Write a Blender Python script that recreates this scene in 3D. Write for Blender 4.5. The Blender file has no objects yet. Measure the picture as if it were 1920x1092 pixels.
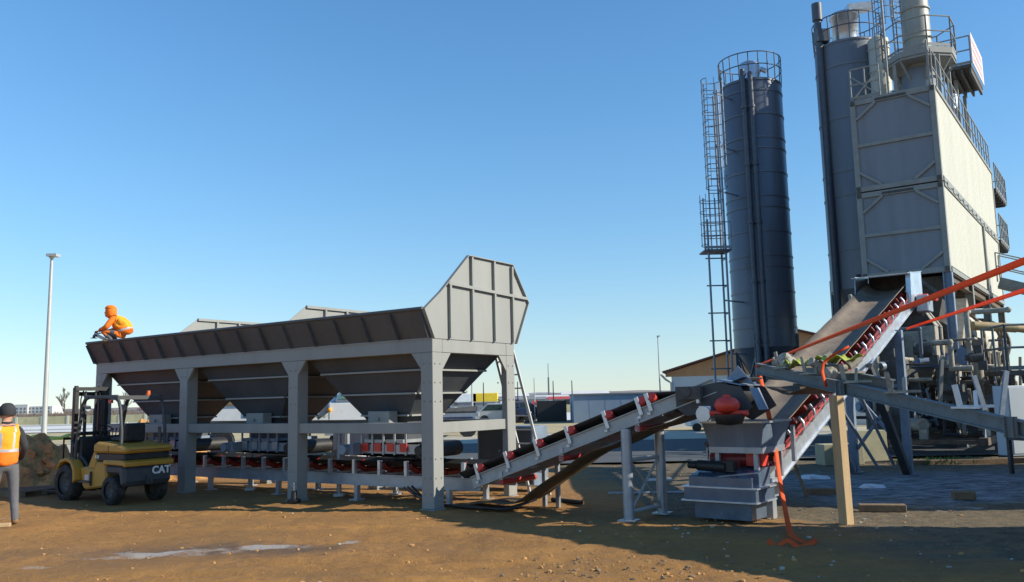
import bpy, bmesh, math, random
from mathutils import Vector as V, Matrix, noise
R = math.radians
random.seed(7)
SC = bpy.context.scene
COL = SC.collection
# ------------------------------------------------------------------ camera
FPX, PIT, ROL, CH = 1600.0, .1263, -.0232, 1.7
cf = V((0, math.cos(PIT), math.sin(PIT))); cr0 = V((1, 0, 0)); cu0 = V((0, -math.sin(PIT), math.cos(PIT)))
cr = cr0*math.cos(ROL) + cu0*math.sin(ROL); cu = cu0*math.cos(ROL) - cr0*math.sin(ROL)
cam = bpy.data.objects.new('camera', bpy.data.cameras.new('camera')); COL.objects.link(cam)
cam.matrix_world = Matrix(((cr.x, cu.x, -cf.x, 0), (cr.y, cu.y, -cf.y, 0), (cr.z, cu.z, -cf.z, CH), (0, 0, 0, 1)))
cam.data.sensor_width = 36; cam.data.lens = 36*FPX/1920; cam.data.clip_end = 6000; cam.data.clip_start = .1
SC.camera = cam
# ------------------------------------------------------------------ sun, sky, exposure
SAZ, SEL = R(-11), R(30)
sd = V((math.cos(SAZ)*math.cos(SEL), math.sin(SAZ)*math.cos(SEL), math.sin(SEL)))
sl = bpy.data.lights.new('sun', 'SUN'); sl.energy = 5.0; sl.angle = R(.5); sl.color = (1, .92, .76)
so = bpy.data.objects.new('sun', sl); COL.objects.link(so); so.location = (30, -8, 30)
so.rotation_euler = (-sd).to_track_quat('-Z', 'Y').to_euler()
wd = bpy.data.worlds.new('World'); SC.world = wd; wd.use_nodes = True
nt = wd.node_tree; bg = nt.nodes['Background']; sk = nt.nodes.new('ShaderNodeTexSky')
sk.sky_type = 'NISHITA'; sk.sun_disc = False; sk.sun_elevation = SEL
sk.sun_rotation = math.atan2(sd.x, sd.y)
sk.air_density = 1.0; sk.dust_density = .2; sk.ozone_density = 6.0; sk.altitude = 1500
hs = nt.nodes.new('ShaderNodeHueSaturation'); hs.inputs['Saturation'].default_value = 1.14; hs.inputs['Value'].default_value = .94; hs.inputs['Hue'].default_value = .497
gmn = nt.nodes.new('ShaderNodeGamma'); gmn.inputs[1].default_value = .9; nt.links.new(sk.outputs[0], gmn.inputs[0])
tcw = nt.nodes.new('ShaderNodeTexCoord'); mpw = nt.nodes.new('ShaderNodeMapping'); mpw.inputs['Scale'].default_value = (1, 1, .55); vnw = nt.nodes.new('ShaderNodeVectorMath'); vnw.operation = 'NORMALIZE'
nt.links.new(tcw.outputs['Generated'], mpw.inputs[0]); nt.links.new(mpw.outputs[0], vnw.inputs[0]); nt.links.new(vnw.outputs[0], sk.inputs[0])
nt.links.new(gmn.outputs[0], hs.inputs['Color']); nt.links.new(hs.outputs[0], bg.inputs[0]); bg.inputs[1].default_value = .15
SC.view_settings.view_transform = 'Standard'; SC.view_settings.look = 'None'
SC.view_settings.exposure = .35; SC.view_settings.gamma = 1
# ------------------------------------------------------------------ materials
def mat(name, col, rough=.6, metal=0, var=.12, scale=3, dirt=None, dirt_amt=.0, bump=.0, bscale=40, streak=False, spec=.5, glow=None, rustc=None, rust=0):
    m = bpy.data.materials.new(name); m.use_nodes = True; t = m.node_tree; N = t.nodes; L = t.links
    b = N['Principled BSDF']; b.inputs['Roughness'].default_value = rough; b.inputs['Metallic'].default_value = metal
    b.inputs['Specular IOR Level'].default_value = spec
    tc = N.new('ShaderNodeTexCoord'); mp = N.new('ShaderNodeMapping'); L.new(tc.outputs['Object'], mp.inputs[0])
    if streak: mp.inputs['Scale'].default_value = (1, 1, .12)
    n1 = N.new('ShaderNodeTexNoise'); n1.inputs['Scale'].default_value = scale; n1.inputs['Detail'].default_value = 6; n1.inputs['Roughness'].default_value = .65
    L.new(mp.outputs[0], n1.inputs[0])
    rp = N.new('ShaderNodeValToRGB'); c = col
    rp.color_ramp.elements[0].position = .3; rp.color_ramp.elements[1].position = .7
    rp.color_ramp.elements[0].color = (c[0]*(1-var), c[1]*(1-var), c[2]*(1-var), 1)
    rp.color_ramp.elements[1].color = (min(1, c[0]*(1+var)), min(1, c[1]*(1+var)), min(1, c[2]*(1+var)), 1)
    L.new(n1.outputs[0], rp.inputs[0]); out = rp.outputs[0]
    def layer(colr, amt, sc, out, lo=.5):
        n2 = N.new('ShaderNodeTexNoise'); n2.inputs['Scale'].default_value = sc; n2.inputs['Detail'].default_value = 8; n2.inputs['Roughness'].default_value = .7
        L.new(mp.outputs[0], n2.inputs[0])
        r2 = N.new('ShaderNodeValToRGB'); r2.color_ramp.elements[0].position = lo; r2.color_ramp.elements[1].position = min(1, lo+.18)
        r2.color_ramp.elements[0].color = (0, 0, 0, 1); r2.color_ramp.elements[1].color = (amt, amt, amt, 1)
        L.new(n2.outputs[0], r2.inputs[0]); mx = N.new('ShaderNodeMixRGB'); L.new(r2.outputs[0], mx.inputs[0]); L.new(out, mx.inputs[1])
        mx.inputs[2].default_value = (*colr, 1); return mx.outputs[0]
    if dirt: out = layer(dirt, dirt_amt, scale*1.7, out)
    if rustc: out = layer(rustc, rust, scale*2.9, out, .56)
    L.new(out, b.inputs['Base Color'])
    rr = N.new('ShaderNodeMapRange'); rr.inputs[3].default_value = max(0, rough-.1); rr.inputs[4].default_value = min(1, rough+.14)
    L.new(n1.outputs[0], rr.inputs[0]); L.new(rr.outputs[0], b.inputs['Roughness'])
    if bump:
        n3 = N.new('ShaderNodeTexNoise'); n3.inputs['Scale'].default_value = bscale; n3.inputs['Detail'].default_value = 5
        L.new(tc.outputs['Object'], n3.inputs[0]); bp = N.new('ShaderNodeBump'); bp.inputs['Strength'].default_value = bump; bp.inputs['Distance'].default_value = .02
        L.new(n3.outputs[0], bp.inputs['Height']); L.new(bp.outputs[0], b.inputs['Normal'])
    if glow:
        b.inputs['Emission Color'].default_value = (*glow, 1); b.inputs['Emission Strength'].default_value = 1
    return m
dust = (.30, .24, .16)
M = dict(
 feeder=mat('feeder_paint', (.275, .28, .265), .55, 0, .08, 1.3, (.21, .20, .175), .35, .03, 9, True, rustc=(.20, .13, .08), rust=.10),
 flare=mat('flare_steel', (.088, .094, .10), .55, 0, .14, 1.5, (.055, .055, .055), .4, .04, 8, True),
 feeder_dark=mat('feeder_bin_steel', (.07, .078, .088), .5, .1, .2, 1.2, (.045, .047, .05), .4, .05, 7),
 galv=mat('galvanised_steel', (.36, .39, .43), .38, .45, .18, 5, (.36, .36, .36), .4, .04, 14),
 galvb=mat('bright_galvanised', (.56, .60, .65), .30, .6, .14, 6, (.42, .44, .46), .5, .05, 10),
 galvdark=mat('folded_sheet_steel', (.11, .155, .22), .22, .3, .14, 4, (.17, .19, .22), .4, .05, 8),
 rail=mat('galvanised_rail', (.36, .38, .38), .5, .35, .14, 6, (.25, .24, .22), .35),
 belt=mat('rubber_belt', (.022, .022, .023), .6, 0, .3, 4, (.10, .085, .065), .3, .1, 30),
 beltbrown=mat('dusty_belt', (.19, .15, .115), .8, 0, .3, 2.2, (.11, .09, .075), .7, .15, 16),
 beltback=mat('belt_underside', (.12, .085, .05), .75, 0, .25, 3, (.05, .04, .03), .5),
 red=mat('red_roller', (.24, .022, .018), .45, 0, .2, 8, (.15, .03, .02), .4),
 redbright=mat('red_paint', (.60, .05, .03), .42, 0, .12, 8, (.3, .04, .03), .3),
 silo=mat('silo_paint', (.105, .12, .15), .36, .25, .10, .8, (.14, .15, .165), .3, .02, 3, True),
 silo2=mat('silo_paint_worn', (.17, .19, .215), .45, .15, .14, .8, (.26, .27, .27), .45, .02, 3, True),
 pipe=mat('dark_pipe', (.085, .10, .125), .5, .2, .2, 5),
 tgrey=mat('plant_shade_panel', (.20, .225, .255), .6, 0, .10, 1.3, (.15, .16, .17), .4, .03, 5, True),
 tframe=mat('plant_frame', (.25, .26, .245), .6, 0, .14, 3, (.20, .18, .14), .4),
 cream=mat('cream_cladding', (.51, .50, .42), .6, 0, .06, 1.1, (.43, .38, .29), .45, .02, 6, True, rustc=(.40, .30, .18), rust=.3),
 ladder=mat('ladder_steel', (.20, .24, .29), .5, .3, .1, 5),
 hopsheet=mat('hopper_sheet', (.15, .195, .265), .32, .12, .22, 2.2, (.28, .32, .38), .5, .05, 6, True),
 rust=mat('rusty_steel', (.13, .10, .075), .8, .1, .35, 5, (.05, .045, .04), .6, .15, 18, rustc=(.24, .12, .05), rust=.6),
 soot=mat('sooty_machinery', (.085, .082, .078), .7, .1, .35, 6, (.035, .034, .032), .5, .12, 20, rustc=(.16, .11, .07), rust=.5),
 dusty=mat('dust_caked_metal', (.34, .31, .25), .85, 0, .28, 5, (.16, .14, .11), .6, .3, 24),
 bluegal=mat('blue_grey_steel', (.20, .26, .34), .5, .2, .15, 5, (.13, .15, .18), .4),
 oldrail=mat('old_conveyor_paint', (.14, .175, .185), .65, .1, .2, 4, (.10, .085, .065), .55, .08, 18),
 white=mat('white_paint', (.72, .73, .72), .5, 0, .05, 3, (.5, .48, .44), .3),
 wood=mat('timber', (.50, .35, .19), .8, 0, .2, 5, (.30, .2, .1), .5, .12, 30, True),
 woodold=mat('weathered_timber', (.22, .15, .09), .85, 0, .3, 6, (.10, .07, .045), .5, .2, 30),
 orange=mat('orange_webbing', (.92, .17, .04), .7, 0, .12, 12, (.55, .09, .03), .4),
 yellow=mat('machine_yellow', (.50, .265, .035), .42, 0, .08, 4, (.30, .2, .08), .45),
 black=mat('black_paint', (.018, .019, .021), .5, 0, .3, 6, (.06, .05, .04), .4),
 tyre=mat('tyre_rubber', (.03, .03, .03), .85, 0, .3, 6, (.14, .11, .08), .6, .2, 30),
 charcoal=mat('charcoal_paint', (.05, .055, .06), .55, 0, .2, 5, (.1, .09, .07), .3),
 glass=mat('dark_glass', (.03, .06, .06), .08, 0, .1, 2),
 greenglass=mat('windscreen', (.10, .22, .19), .1, 0, .1, 2),
 hivis=mat('hi_vis_orange', (.95, .20, .01), .75, 0, .08, 7, (.8, .15, .02), .4, .3, 12),
 hivisy=mat('hi_vis_yellow', (.97, .37, .015), .75, 0, .08, 7, (.85, .33, .02), .4, .3, 12),
 reflect=mat('reflective_band', (.55, .55, .58), .35, .3, .08, 7),
 trouser=mat('grey_trousers', (.115, .115, .125), .9, 0, .16, 9, (.10, .10, .11), .5, .35, 14),
 jacket=mat('dark_jacket', (.03, .032, .038), .9, 0, .2, 9, bump=.3, bscale=14),
 skin=mat('skin', (.50, .27, .19), .55, 0, .08, 9),
 hair=mat('dark_hair', (.02, .015, .012), .8),
 boots=mat('work_boots', (.26, .15, .08), .8, 0, .2, 9),
 dirt=mat('clay_soil', (.50, .27, .10), .95, 0, .35, 2.6, (.10, .065, .035), .7, .5, 9),
 stone=mat('grey_stone', (.40, .39, .34), .9, 0, .25, 6, (.22, .21, .18), .5, .4, 14),
 tarp=mat('green_tarpaulin', (.30, .36, .04), .6, 0, .2, 6, (.12, .16, .03), .4, .2, 12),
 weed=mat('green_weeds', (.10, .20, .05), .8, 0, .3, 12),
 concrete=mat('concrete_block', (.38, .36, .24), .9, 0, .12, 4, (.26, .25, .18), .4, .2, 20),
 bluewall=mat('blue_grey_wall', (.24, .31, .40), .7, 0, .08, 1),
 whwall=mat('pale_blue_render', (.50, .57, .63), .8, 0, .06, .5, (.4, .45, .5), .3),
 gable=mat('brown_board_gable', (.44, .25, .13), .8, 0, .12, 1.2, (.34, .19, .1), .4, streak=True),
 roofred=mat('dark_red_roof', (.14, .05, .035), .6, 0, .15, 2),
 farwhite=mat('far_white_wall', (.62, .62, .60), .9, 0, .08, .2),
 farcream=mat('far_cream_wall', (.52, .50, .42), .9, 0, .08, .2),
 farred=mat('far_red_roof', (.42, .06, .06), .8, 0, .1, .3),
 fargrey=mat('far_grey_roof', (.20, .21, .23), .9, 0, .15, .2),
 bark=mat('bare_twigs', (.13, .10, .085), .95, 0, .25, 3),
 snow=mat('snow', (.82, .84, .88), .9, 0, .03, 4, bump=.2, bscale=6),
 tubeblack=mat('black_hose', (.02, .02, .02), .5),
 skipred=mat('red_skip_paint', (.50, .05, .03), .5, 0, .12, 3),
 bluecloth=mat('blue_panel', (.03, .10, .35), .5),
 bluecar=mat('dark_blue_paint', (.02, .035, .09), .3),
 silver=mat('silver_paint', (.5, .51, .52), .35, .4),
 lampgrey=mat('lamp_post_steel', (.46, .46, .45), .5, .3, .05, 2),
 sign=mat('pale_pink_sign', (.72, .62, .62), .6, 0, .1, 6, (.55, .30, .32), .35),
 haygrass=mat('dry_grass_bank', (.42, .38, .22), .95, 0, .2, .6, (.30, .28, .16), .5),
)
t_ = M['orange'].node_tree; tb_ = t_.nodes.new('ShaderNodeBsdfTranslucent'); tb_.inputs[0].default_value = (.95, .20, .05, 1); mx_ = t_.nodes.new('ShaderNodeMixShader'); mx_.inputs[0].default_value = .45
t_.links.new(t_.nodes['Principled BSDF'].outputs[0], mx_.inputs[1]); t_.links.new(tb_.outputs[0], mx_.inputs[2]); t_.links.new(mx_.outputs[0], t_.nodes['Material Output'].inputs[0])
# ------------------------------------------------------------------ mesh builder
class MB:
    def __init__(s): s.v = []; s.f = []; s.m = []; s.s = []
    def add(s, vs, fs, mi=0, sm=False):
        o = len(s.v); s.v += [tuple(p) for p in vs]
        for f in fs: s.f.append([o+i for i in f]); s.m.append(mi); s.s.append(sm)
    def hexa(s, p, mi=0):
        s.add(p, [(0, 3, 2, 1), (4, 5, 6, 7), (0, 1, 5, 4), (1, 2, 6, 5), (2, 3, 7, 6), (3, 0, 4, 7)], mi)
    def box(s, x0, x1, y0, y1, z0, z1, mi=0):
        s.hexa([(x0, y0, z0), (x1, y0, z0), (x1, y1, z0), (x0, y1, z0), (x0, y0, z1), (x1, y0, z1), (x1, y1, z1), (x0, y1, z1)], mi)
    def beam(s, p, q, w, h, up=(0, 0, 1), mi=0):
        p = V(p); q = V(q); d = (q-p).normalized(); u = V(up)
        if abs(d.dot(u)) > .98: u = V((1, 0, 0)) if abs(d.x) < .9 else V((0, 1, 0))
        a = d.cross(u).normalized()*w/2; b = a.cross(d).normalized()*h/2
        s.hexa([p-a-b, p+a-b, q+a-b, q-a-b, p-a+b, p+a+b, q+a+b, q-a+b], mi)
    def ibeam(s, p, q, w, h, t=.02, up=(0, 0, 1), mi=0):
        p = V(p); q = V(q); d = (q-p).normalized(); u = V(up)
        if abs(d.dot(u)) > .98: u = V((1, 0, 0))
        a = d.cross(u).normalized(); b = a.cross(d).normalized()
        s.beam(p, q, t, h-2*t, b, mi)
        s.beam(p+b*(h-t)/2, q+b*(h-t)/2, w, t, b, mi); s.beam(p-b*(h-t)/2, q-b*(h-t)/2, w, t, b, mi)
    def tube(s, p, q, r, n=12, r2=None, mi=0, caps=True):
        p = V(p); q = V(q); d = (q-p).normalized(); r2 = r if r2 is None else r2
        a = d.orthogonal().normalized(); b = d.cross(a); vs = []
        for (c, rr) in ((p, r), (q, r2)):
            for i in range(n):
                t = 2*math.pi*i/n; vs.append(c + (a*math.cos(t)+b*math.sin(t))*rr)
        s.add(vs, [(i, (i+1) % n, n+(i+1) % n, n+i) for i in range(n)], mi, n > 6)
        if caps: s.add(vs, [tuple(range(n))[::-1], tuple(range(n, 2*n))], mi)
    def path(s, pts, r, n=6, mi=0):
        pts = [V(p) for p in pts]; rings = []
        for i, p in enumerate(pts):
            d = (pts[min(i+1, len(pts)-1)]-pts[max(i-1, 0)]).normalized()
            a = d.orthogonal().normalized() if i == 0 else (pa - d*pa.dot(d)).normalized()
            pa = a; b = d.cross(a)
            rings += [p+(a*math.cos(2*math.pi*k/n)+b*math.sin(2*math.pi*k/n))*r for k in range(n)]
        fs = [(i*n+k, i*n+(k+1) % n, (i+1)*n+(k+1) % n, (i+1)*n+k) for i in range(len(pts)-1) for k in range(n)]
        s.add(rings, fs, mi, True)
    def lathe(s, prof, c=(0, 0, 0), n=32, mi=0, a0=0, a1=2*math.pi, sm=True):
        c = V(c); full = abs(a1-a0-2*math.pi) < 1e-4; k = n if full else n+1; vs = []
        for r, z in prof:
            for i in range(k):
                t = a0+(a1-a0)*i/n; vs.append(c+V((r*math.cos(t), r*math.sin(t), z)))
        fs = []
        for j in range(len(prof)-1):
            for i in range(n):
                i2 = (i+1) % k; fs.append((j*k+i, j*k+i2, (j+1)*k+i2, (j+1)*k+i))
        s.add(vs, fs, mi, sm)
    def plate(s, pts, t, mi=0):
        pts = [V(p) for p in pts]; n = (pts[1]-pts[0]).cross(pts[2]-pts[0]).normalized()*t/2; k = len(pts)
        vs = [p-n for p in pts]+[p+n for p in pts]
        s.add(vs, [tuple(range(k))[::-1], tuple(range(k, 2*k))]+[(i, (i+1) % k, k+(i+1) % k, k+i) for i in range(k)], mi)
    def strip(s, rows, mi=0, sm=True):   # rows of equal length points
        n = len(rows[0]); vs = [p for r in rows for p in r]
        s.add(vs, [(j*n+i, j*n+i+1, (j+1)*n+i+1, (j+1)*n+i) for j in range(len(rows)-1) for i in range(n-1)], mi, sm)
    def ball(s, c, r, n=10, mi=0, sc=(1, 1, 1), jit=0, rnd=None):
        c = V(c); prof = []; vs = []; m = n//2
        for j in range(m+1):
            for i in range(n):
                a = math.pi*j/m; t = 2*math.pi*i/n
                d = V((math.sin(a)*math.cos(t)*sc[0], math.sin(a)*math.sin(t)*sc[1], math.cos(a)*sc[2]))
                k = 1+jit*noise.noise(d*2.2+c*3.1) if jit else 1
                vs.append(c+d*r*k)
        s.add(vs, [(j*n+i, (j+1)*n+i, (j+1)*n+(i+1) % n, j*n+(i+1) % n) for j in range(m) for i in range(n)], mi, not jit)
    def build(s, name, mats, parent=None, bevel=0, solid=0):
        me = bpy.data.meshes.new(name); me.from_pydata(s.v, [], s.f)
        if not isinstance(mats, (list, tuple)): mats = [mats]
        for m_ in mats: me.materials.append(M[m_] if isinstance(m_, str) else m_)
        me.polygons.foreach_set('material_index', s.m); me.polygons.foreach_set('use_smooth', s.s); me.update()
        o = bpy.data.objects.new(name, me); COL.objects.link(o)
        if parent: o.parent = parent
        if bevel:
            b = o.modifiers.new('bevel', 'BEVEL'); b.width = bevel; b.segments = 1; b.limit_method = 'ANGLE'; b.angle_limit = R(50)
        if solid:
            b = o.modifiers.new('solid', 'SOLIDIFY'); b.thickness = solid
        return o
def tag(o, label, cat, group=None, kind=None):
    if label: o['label'] = label
    if cat: o['category'] = cat
    if group: o['group'] = group
    if kind: o['kind'] = kind
    return o
def thing(name, label, cat, loc=(0, 0, 0), rz=0, group=None):
    o = bpy.data.objects.new(name, None); COL.objects.link(o); o.location = loc; o.rotation_euler = (0, 0, rz); o.empty_display_size = .2
    return tag(o, label, cat, group)
def struct(o): o['kind'] = 'structure'; return o
def copy_tree(o, parent=None):
    c = o.copy(); COL.objects.link(c); c.parent = parent
    for ch in list(o.children): copy_tree(ch, c)
    return c
def lerp(a, b, t): return a+(b-a)*t
def railing(parent, pts, h=1.0, sp=1.0, r=.022, m='tframe', name='railing', rails=(1, .5)):
    b = MB(); pts = [V(p) for p in pts]
    for a, c in zip(pts, pts[1:]):
        n = max(1, round((c-a).length/sp))
        for i in range(n+1):
            p = a.lerp(c, i/n); b.tube(p, p+V((0, 0, h)), r, 6)
        for k in rails: b.tube(a+V((0, 0, h*k)), c+V((0, 0, h*k)), r, 6)
        b.beam(a+V((0, 0, .06)), c+V((0, 0, .06)), .01, .1)
    return b.build(name, m, parent)
def text_mesh(txt, size, name, m, parent, mtx, ext=.004, bold=0):
    cu_ = bpy.data.curves.new(name, 'FONT'); cu_.body = txt; cu_.size = size; cu_.extrude = ext; cu_.align_x = 'CENTER'; cu_.align_y = 'CENTER'; cu_.offset = bold
    tmp = bpy.data.objects.new('tmp', cu_); COL.objects.link(tmp); dg = bpy.context.evaluated_depsgraph_get()
    me = bpy.data.meshes.new_from_object(tmp.evaluated_get(dg)); bpy.data.objects.remove(tmp); bpy.data.curves.remove(cu_)
    me.transform(mtx); me.materials.clear(); me.materials.append(M[m])
    o = bpy.data.objects.new(name, me); COL.objects.link(o); o.parent = parent; return o
# ================================================================== GROUND
def ground_h(x, y):
    d = math.hypot(x, y)
    if d > 60: return 0
    k = max(0, min(1, (60-d)/30))
    h = .035*noise.noise(V((x*.5, y*.5, 0))) + .016*noise.noise(V((x*1.9, y*1.9, 3)))
    if y < 16:
        h += .018*noise.noise(V((x*5, y*6, 5))) + .011*noise.noise(V((x*14, y*15, 9)))
        # wheel ruts crossing the front of the yard
        for (a, b, w) in ((8.2, -.10, .16), (7.0, -.16, .14), (9.6, .05, .15), (8.8, -.03, .12), (7.5, .14, .15), (10.3, .03, .11), (10.9, .04, .11), (8.0, .22, .12), (9.2, .20, .12)):
            q = y-(a+b*x); h += (-.034*math.exp(-(q/w)**2)+.016*math.exp(-((abs(q)-w*1.7)/(w*.6))**2))*(.65+.35*math.sin((x+abs(q)*1.2)*26))*(.55+.45*math.sin(x*1.3+a*5))*max(0, 1-max(0, x-1)/3)
    return h*k
def near_flat(x, y): return 1
def axis(lo, hi, step, far, g):
    a = []; v = lo
    while v <= hi: a.append(v); v += step
    s = step; v = hi
    while v < far: s *= g; v += s; a.append(v)
    s = step; v = lo; pre = []
    while v > -far: s *= g; v -= s; pre.append(v)
    return pre[::-1]+a
xs = axis(-13, 11, .075, 4000, 1.25); ys = [v for v in axis(5.5, 20, .07, 4000, 1.22) if v > -400]
gv = []; ga = []
def ell(x, y, cx_, cy_, rx, ry, rot=0):
    dx, dy = x-cx_, y-cy_; c, s = math.cos(rot), math.sin(rot); u_ = dx*c+dy*s; v_ = -dx*s+dy*c
    return math.exp(-((u_/rx)**2+(v_/ry)**2))
for y in ys:
    for x in xs:
        gv.append((x, y, ground_h(x, y)))
        n = .5+.9*noise.noise(V((x*.9, y*1.4, 2))) if abs(x) < 60 and abs(y) < 80 else .5
        n2 = .5+noise.noise(V((x*3.1, y*4.2, 7))) if abs(x) < 30 and abs(y) < 40 else .5
        fr = (ell(x, y, -4.5, 10.35, .8, .24)+.8*ell(x, y, -3.2, 10.5, .7, .28)+.45*ell(x, y, -5.3, 9.6, .5, .18)+.5*ell(x, y, -1.9, 10.9, .5, .15)+.35*ell(x, y, -2.7, 10.5, .8, .2))*(.25+1.1*n2)
        fr += .9*ell(x, y, -8.6, 13.8, .9, .5)*(n2)
        wet = ell(x, y, -3.7, 10.45, 2.2, .6)*(.4+n*.9)
        gr = max(0, min(1, (x-1.6+1.6*(n-.5)-(12.5-y)*.25)/3.0))*max(0, min(1, (y-7.0)/2.0)) if y < 40 else .5
        if x > 2 and y > 12.4+.6*(n-.5): gr = max(gr, .9)
        gr = max(gr, max(0, min(1, (y-20)/3.0)))
        ice = 0
        if y > 11.5 and x > 4: ice = max(0, min(1, (y-12.8+.8*(n-.5))/.9))*max(0, min(1, (x-4.2)/1.2))*max(0, min(1, (19-y)/2))
        rim = math.exp(-((y-12.9+.8*(n-.5))/.35)**2)*max(0, min(1, (x-4.8)/1)) if y < 18 else 0
        fr += .75*rim*(n2+.1)
        ga.append((max(0, min(1, fr)), max(0, min(1, gr)), max(0, min(1, wet*.9)), max(0, min(1, ice))))
nx = len(xs)
gf = [(j*nx+i, j*nx+i+1, (j+1)*nx+i+1, (j+1)*nx+i) for j in range(len(ys)-1) for i in range(nx-1)]
me = bpy.data.meshes.new('ground'); me.from_pydata(gv, [], gf); me.polygons.foreach_set('use_smooth', [True]*len(gf))
ca = me.color_attributes.new('cover', 'FLOAT_COLOR', 'POINT'); ca.data.foreach_set('color', [c for q in ga for c in q]); me.update()
g = bpy.data.objects.new('ground', me); COL.objects.link(g); struct(g)
m = bpy.data.materials.new('earth'); m.use_nodes = True; t = m.node_tree; N = t.nodes; L = t.links; b = N['Principled BSDF']; b.inputs['Roughness'].default_value = .95
at_ = N.new('ShaderNodeAttribute'); at_.attribute_name = 'cover'; sp = N.new('ShaderNodeSeparateColor'); L.new(at_.outputs['Color'], sp.inputs[0])
geo = N.new('ShaderNodeNewGeometry')
def nz(sc, det=8, ro=.65, st=None):
    n = N.new('ShaderNodeTexNoise'); n.inputs['Scale'].default_value = sc; n.inputs['Detail'].default_value = det; n.inputs['Roughness'].default_value = ro
    if st:
        mp = N.new('ShaderNodeMapping'); mp.inputs['Scale'].default_value = st; L.new(geo.outputs['Position'], mp.inputs[0]); L.new(mp.outputs[0], n.inputs[0])
    else: L.new(geo.outputs['Position'], n.inputs[0])
    return n.outputs[0]
def rampc(inp, a, ca_, b_, cb):
    r = N.new('ShaderNodeValToRGB'); r.color_ramp.elements[0].position = a; r.color_ramp.elements[1].position = b_
    r.color_ramp.elements[0].color = (*ca_, 1); r.color_ramp.elements[1].color = (*cb, 1); L.new(inp, r.inputs[0]); return r.outputs[0]
def mixc(f, a, b_, fac=None):
    x = N.new('ShaderNodeMixRGB'); 
    if hasattr(f, 'links'): L.new(f, x.inputs[0])
    else: x.inputs[0].default_value = f
    L.new(a, x.inputs[1]) if hasattr(a, 'links') else setattr(x.inputs[1], 'default_value', (*a, 1))
    L.new(b_, x.inputs[2]) if hasattr(b_, 'links') else setattr(x.inputs[2], 'default_value', (*b_, 1))
    return x.outputs[0]
def mth(op, a, b_=None, cl=False):
    x = N.new('ShaderNodeMath'); x.operation = op; x.use_clamp = cl
    for i, q in enumerate((a, b_)):
        if q is None: continue
        if hasattr(q, 'links'): L.new(q, x.inputs[i])
        else: x.inputs[i].default_value = q
    return x.outputs[0]
soil = rampc(nz(.8, 10, .7), .32, (.27, .125, .030), .68, (.47, .228, .056))
soil = mixc(mth('MULTIPLY', rampc(nz(6, 10, .75), .48, (0, 0, 0), .62, (1, 1, 1)), .55), soil, (.20, .10, .035))
soil = mixc(mth('MULTIPLY', rampc(nz(23, 6, .7), .55, (0, 0, 0), .68, (1, 1, 1)), .25), soil, (.56, .38, .16))
soil = mixc(mth('MULTIPLY', rampc(nz(.35, 5, .6, (1, 3, 1)), .42, (0, 0, 0), .62, (1, 1, 1)), .6), soil, (.25, .135, .045))
grav = rampc(nz(5, 10, .8), .35, (.06, .05, .034), .65, (.22, .16, .085))
grav = mixc(mth('MULTIPLY', rampc(nz(45, 3, .8), .56, (0, 0, 0), .66, (1, 1, 1)), .6), grav, (.30, .27, .22))
gm = mth('ADD', sp.outputs['Green'], mth('MULTIPLY', mth('SUBTRACT', nz(2.5, 8, .7), .5), .9), True)
gm = mth('MULTIPLY', gm, sp.outputs['Green'], True)
gm = mth('MULTIPLY', gm, 1.6, True)
c = mixc(gm, soil, grav)
c = mixc(mth('MULTIPLY', mth('MULTIPLY', sp.outputs['Blue'], 1.2, True), mth('MULTIPLY', nz(3), 1.5, True), True), c, (.085, .062, .05))
icec = rampc(nz(2.2, 8, .7, (1, 2.4, 1)), .4, (.10, .12, .14), .62, (.42, .46, .50))
c = mixc(mth('MULTIPLY', at_.outputs['Alpha'], .85), c, icec)
frm = mth('MULTIPLY', mth('SUBTRACT', mth('ADD', sp.outputs['Red'], mth('MULTIPLY', nz(11, 8, .85), 1.6)), 1.18), 2.6, True)
frm = mth('MULTIPLY', frm, mth('MULTIPLY', sp.outputs['Red'], 3, True))
c = mixc(mth('MULTIPLY', frm, .6), c, (.50, .48, .46))
L.new(c, b.inputs['Base Color'])
bp = N.new('ShaderNodeBump'); bp.inputs['Strength'].default_value = .9; bp.inputs['Distance'].default_value = .035
L.new(mth('ADD', nz(14, 8, .75), mth('MULTIPLY', nz(60, 4, .7), .35)), bp.inputs['Height']); L.new(bp.outputs[0], b.inputs['Normal'])
me.materials.append(m)
M['earth'] = m
# clods and gravel scattered on the yard
rnd = random.Random(3); b = MB(); 
def clod(b, x, y, s, mi, sink=.3):
    b.ball((x, y, ground_h(x, y)+s*(1-2*sink)*.5), s, 6, mi, (rnd.uniform(.8, 1.4), rnd.uniform(.7, 1.2), rnd.uniform(.5, .8)), .5)
for i in range(1500):
    y = 6.5+16*rnd.random()**1.6; x = rnd.uniform(-.66, .66)*y
    s = .006+.024*rnd.random()**5
    clod(b, x, y, s, 1 if (x > 2.5 and rnd.random() < .35) or rnd.random() < .05 else 0)
for i in range(160):   # churned soil at the lower right of the open ground
    x = rnd.gauss(1.1, .9); y = rnd.gauss(8.7, .45); clod(b, x, y, .01+.02*rnd.random()**2, 2 if rnd.random() < .6 else 0)
for i in range(60):
    x = rnd.gauss(3.2, 1.2); y = rnd.gauss(11.2, .5); clod(b, x, y, .008+.022*rnd.random()**3, 1)
o = b.build('gravel', ['dirt', 'stone', 'woodold']); tag(o, 'loose clods and small stones scattered over the brown yard', 'gravel', kind='stuff')
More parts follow.
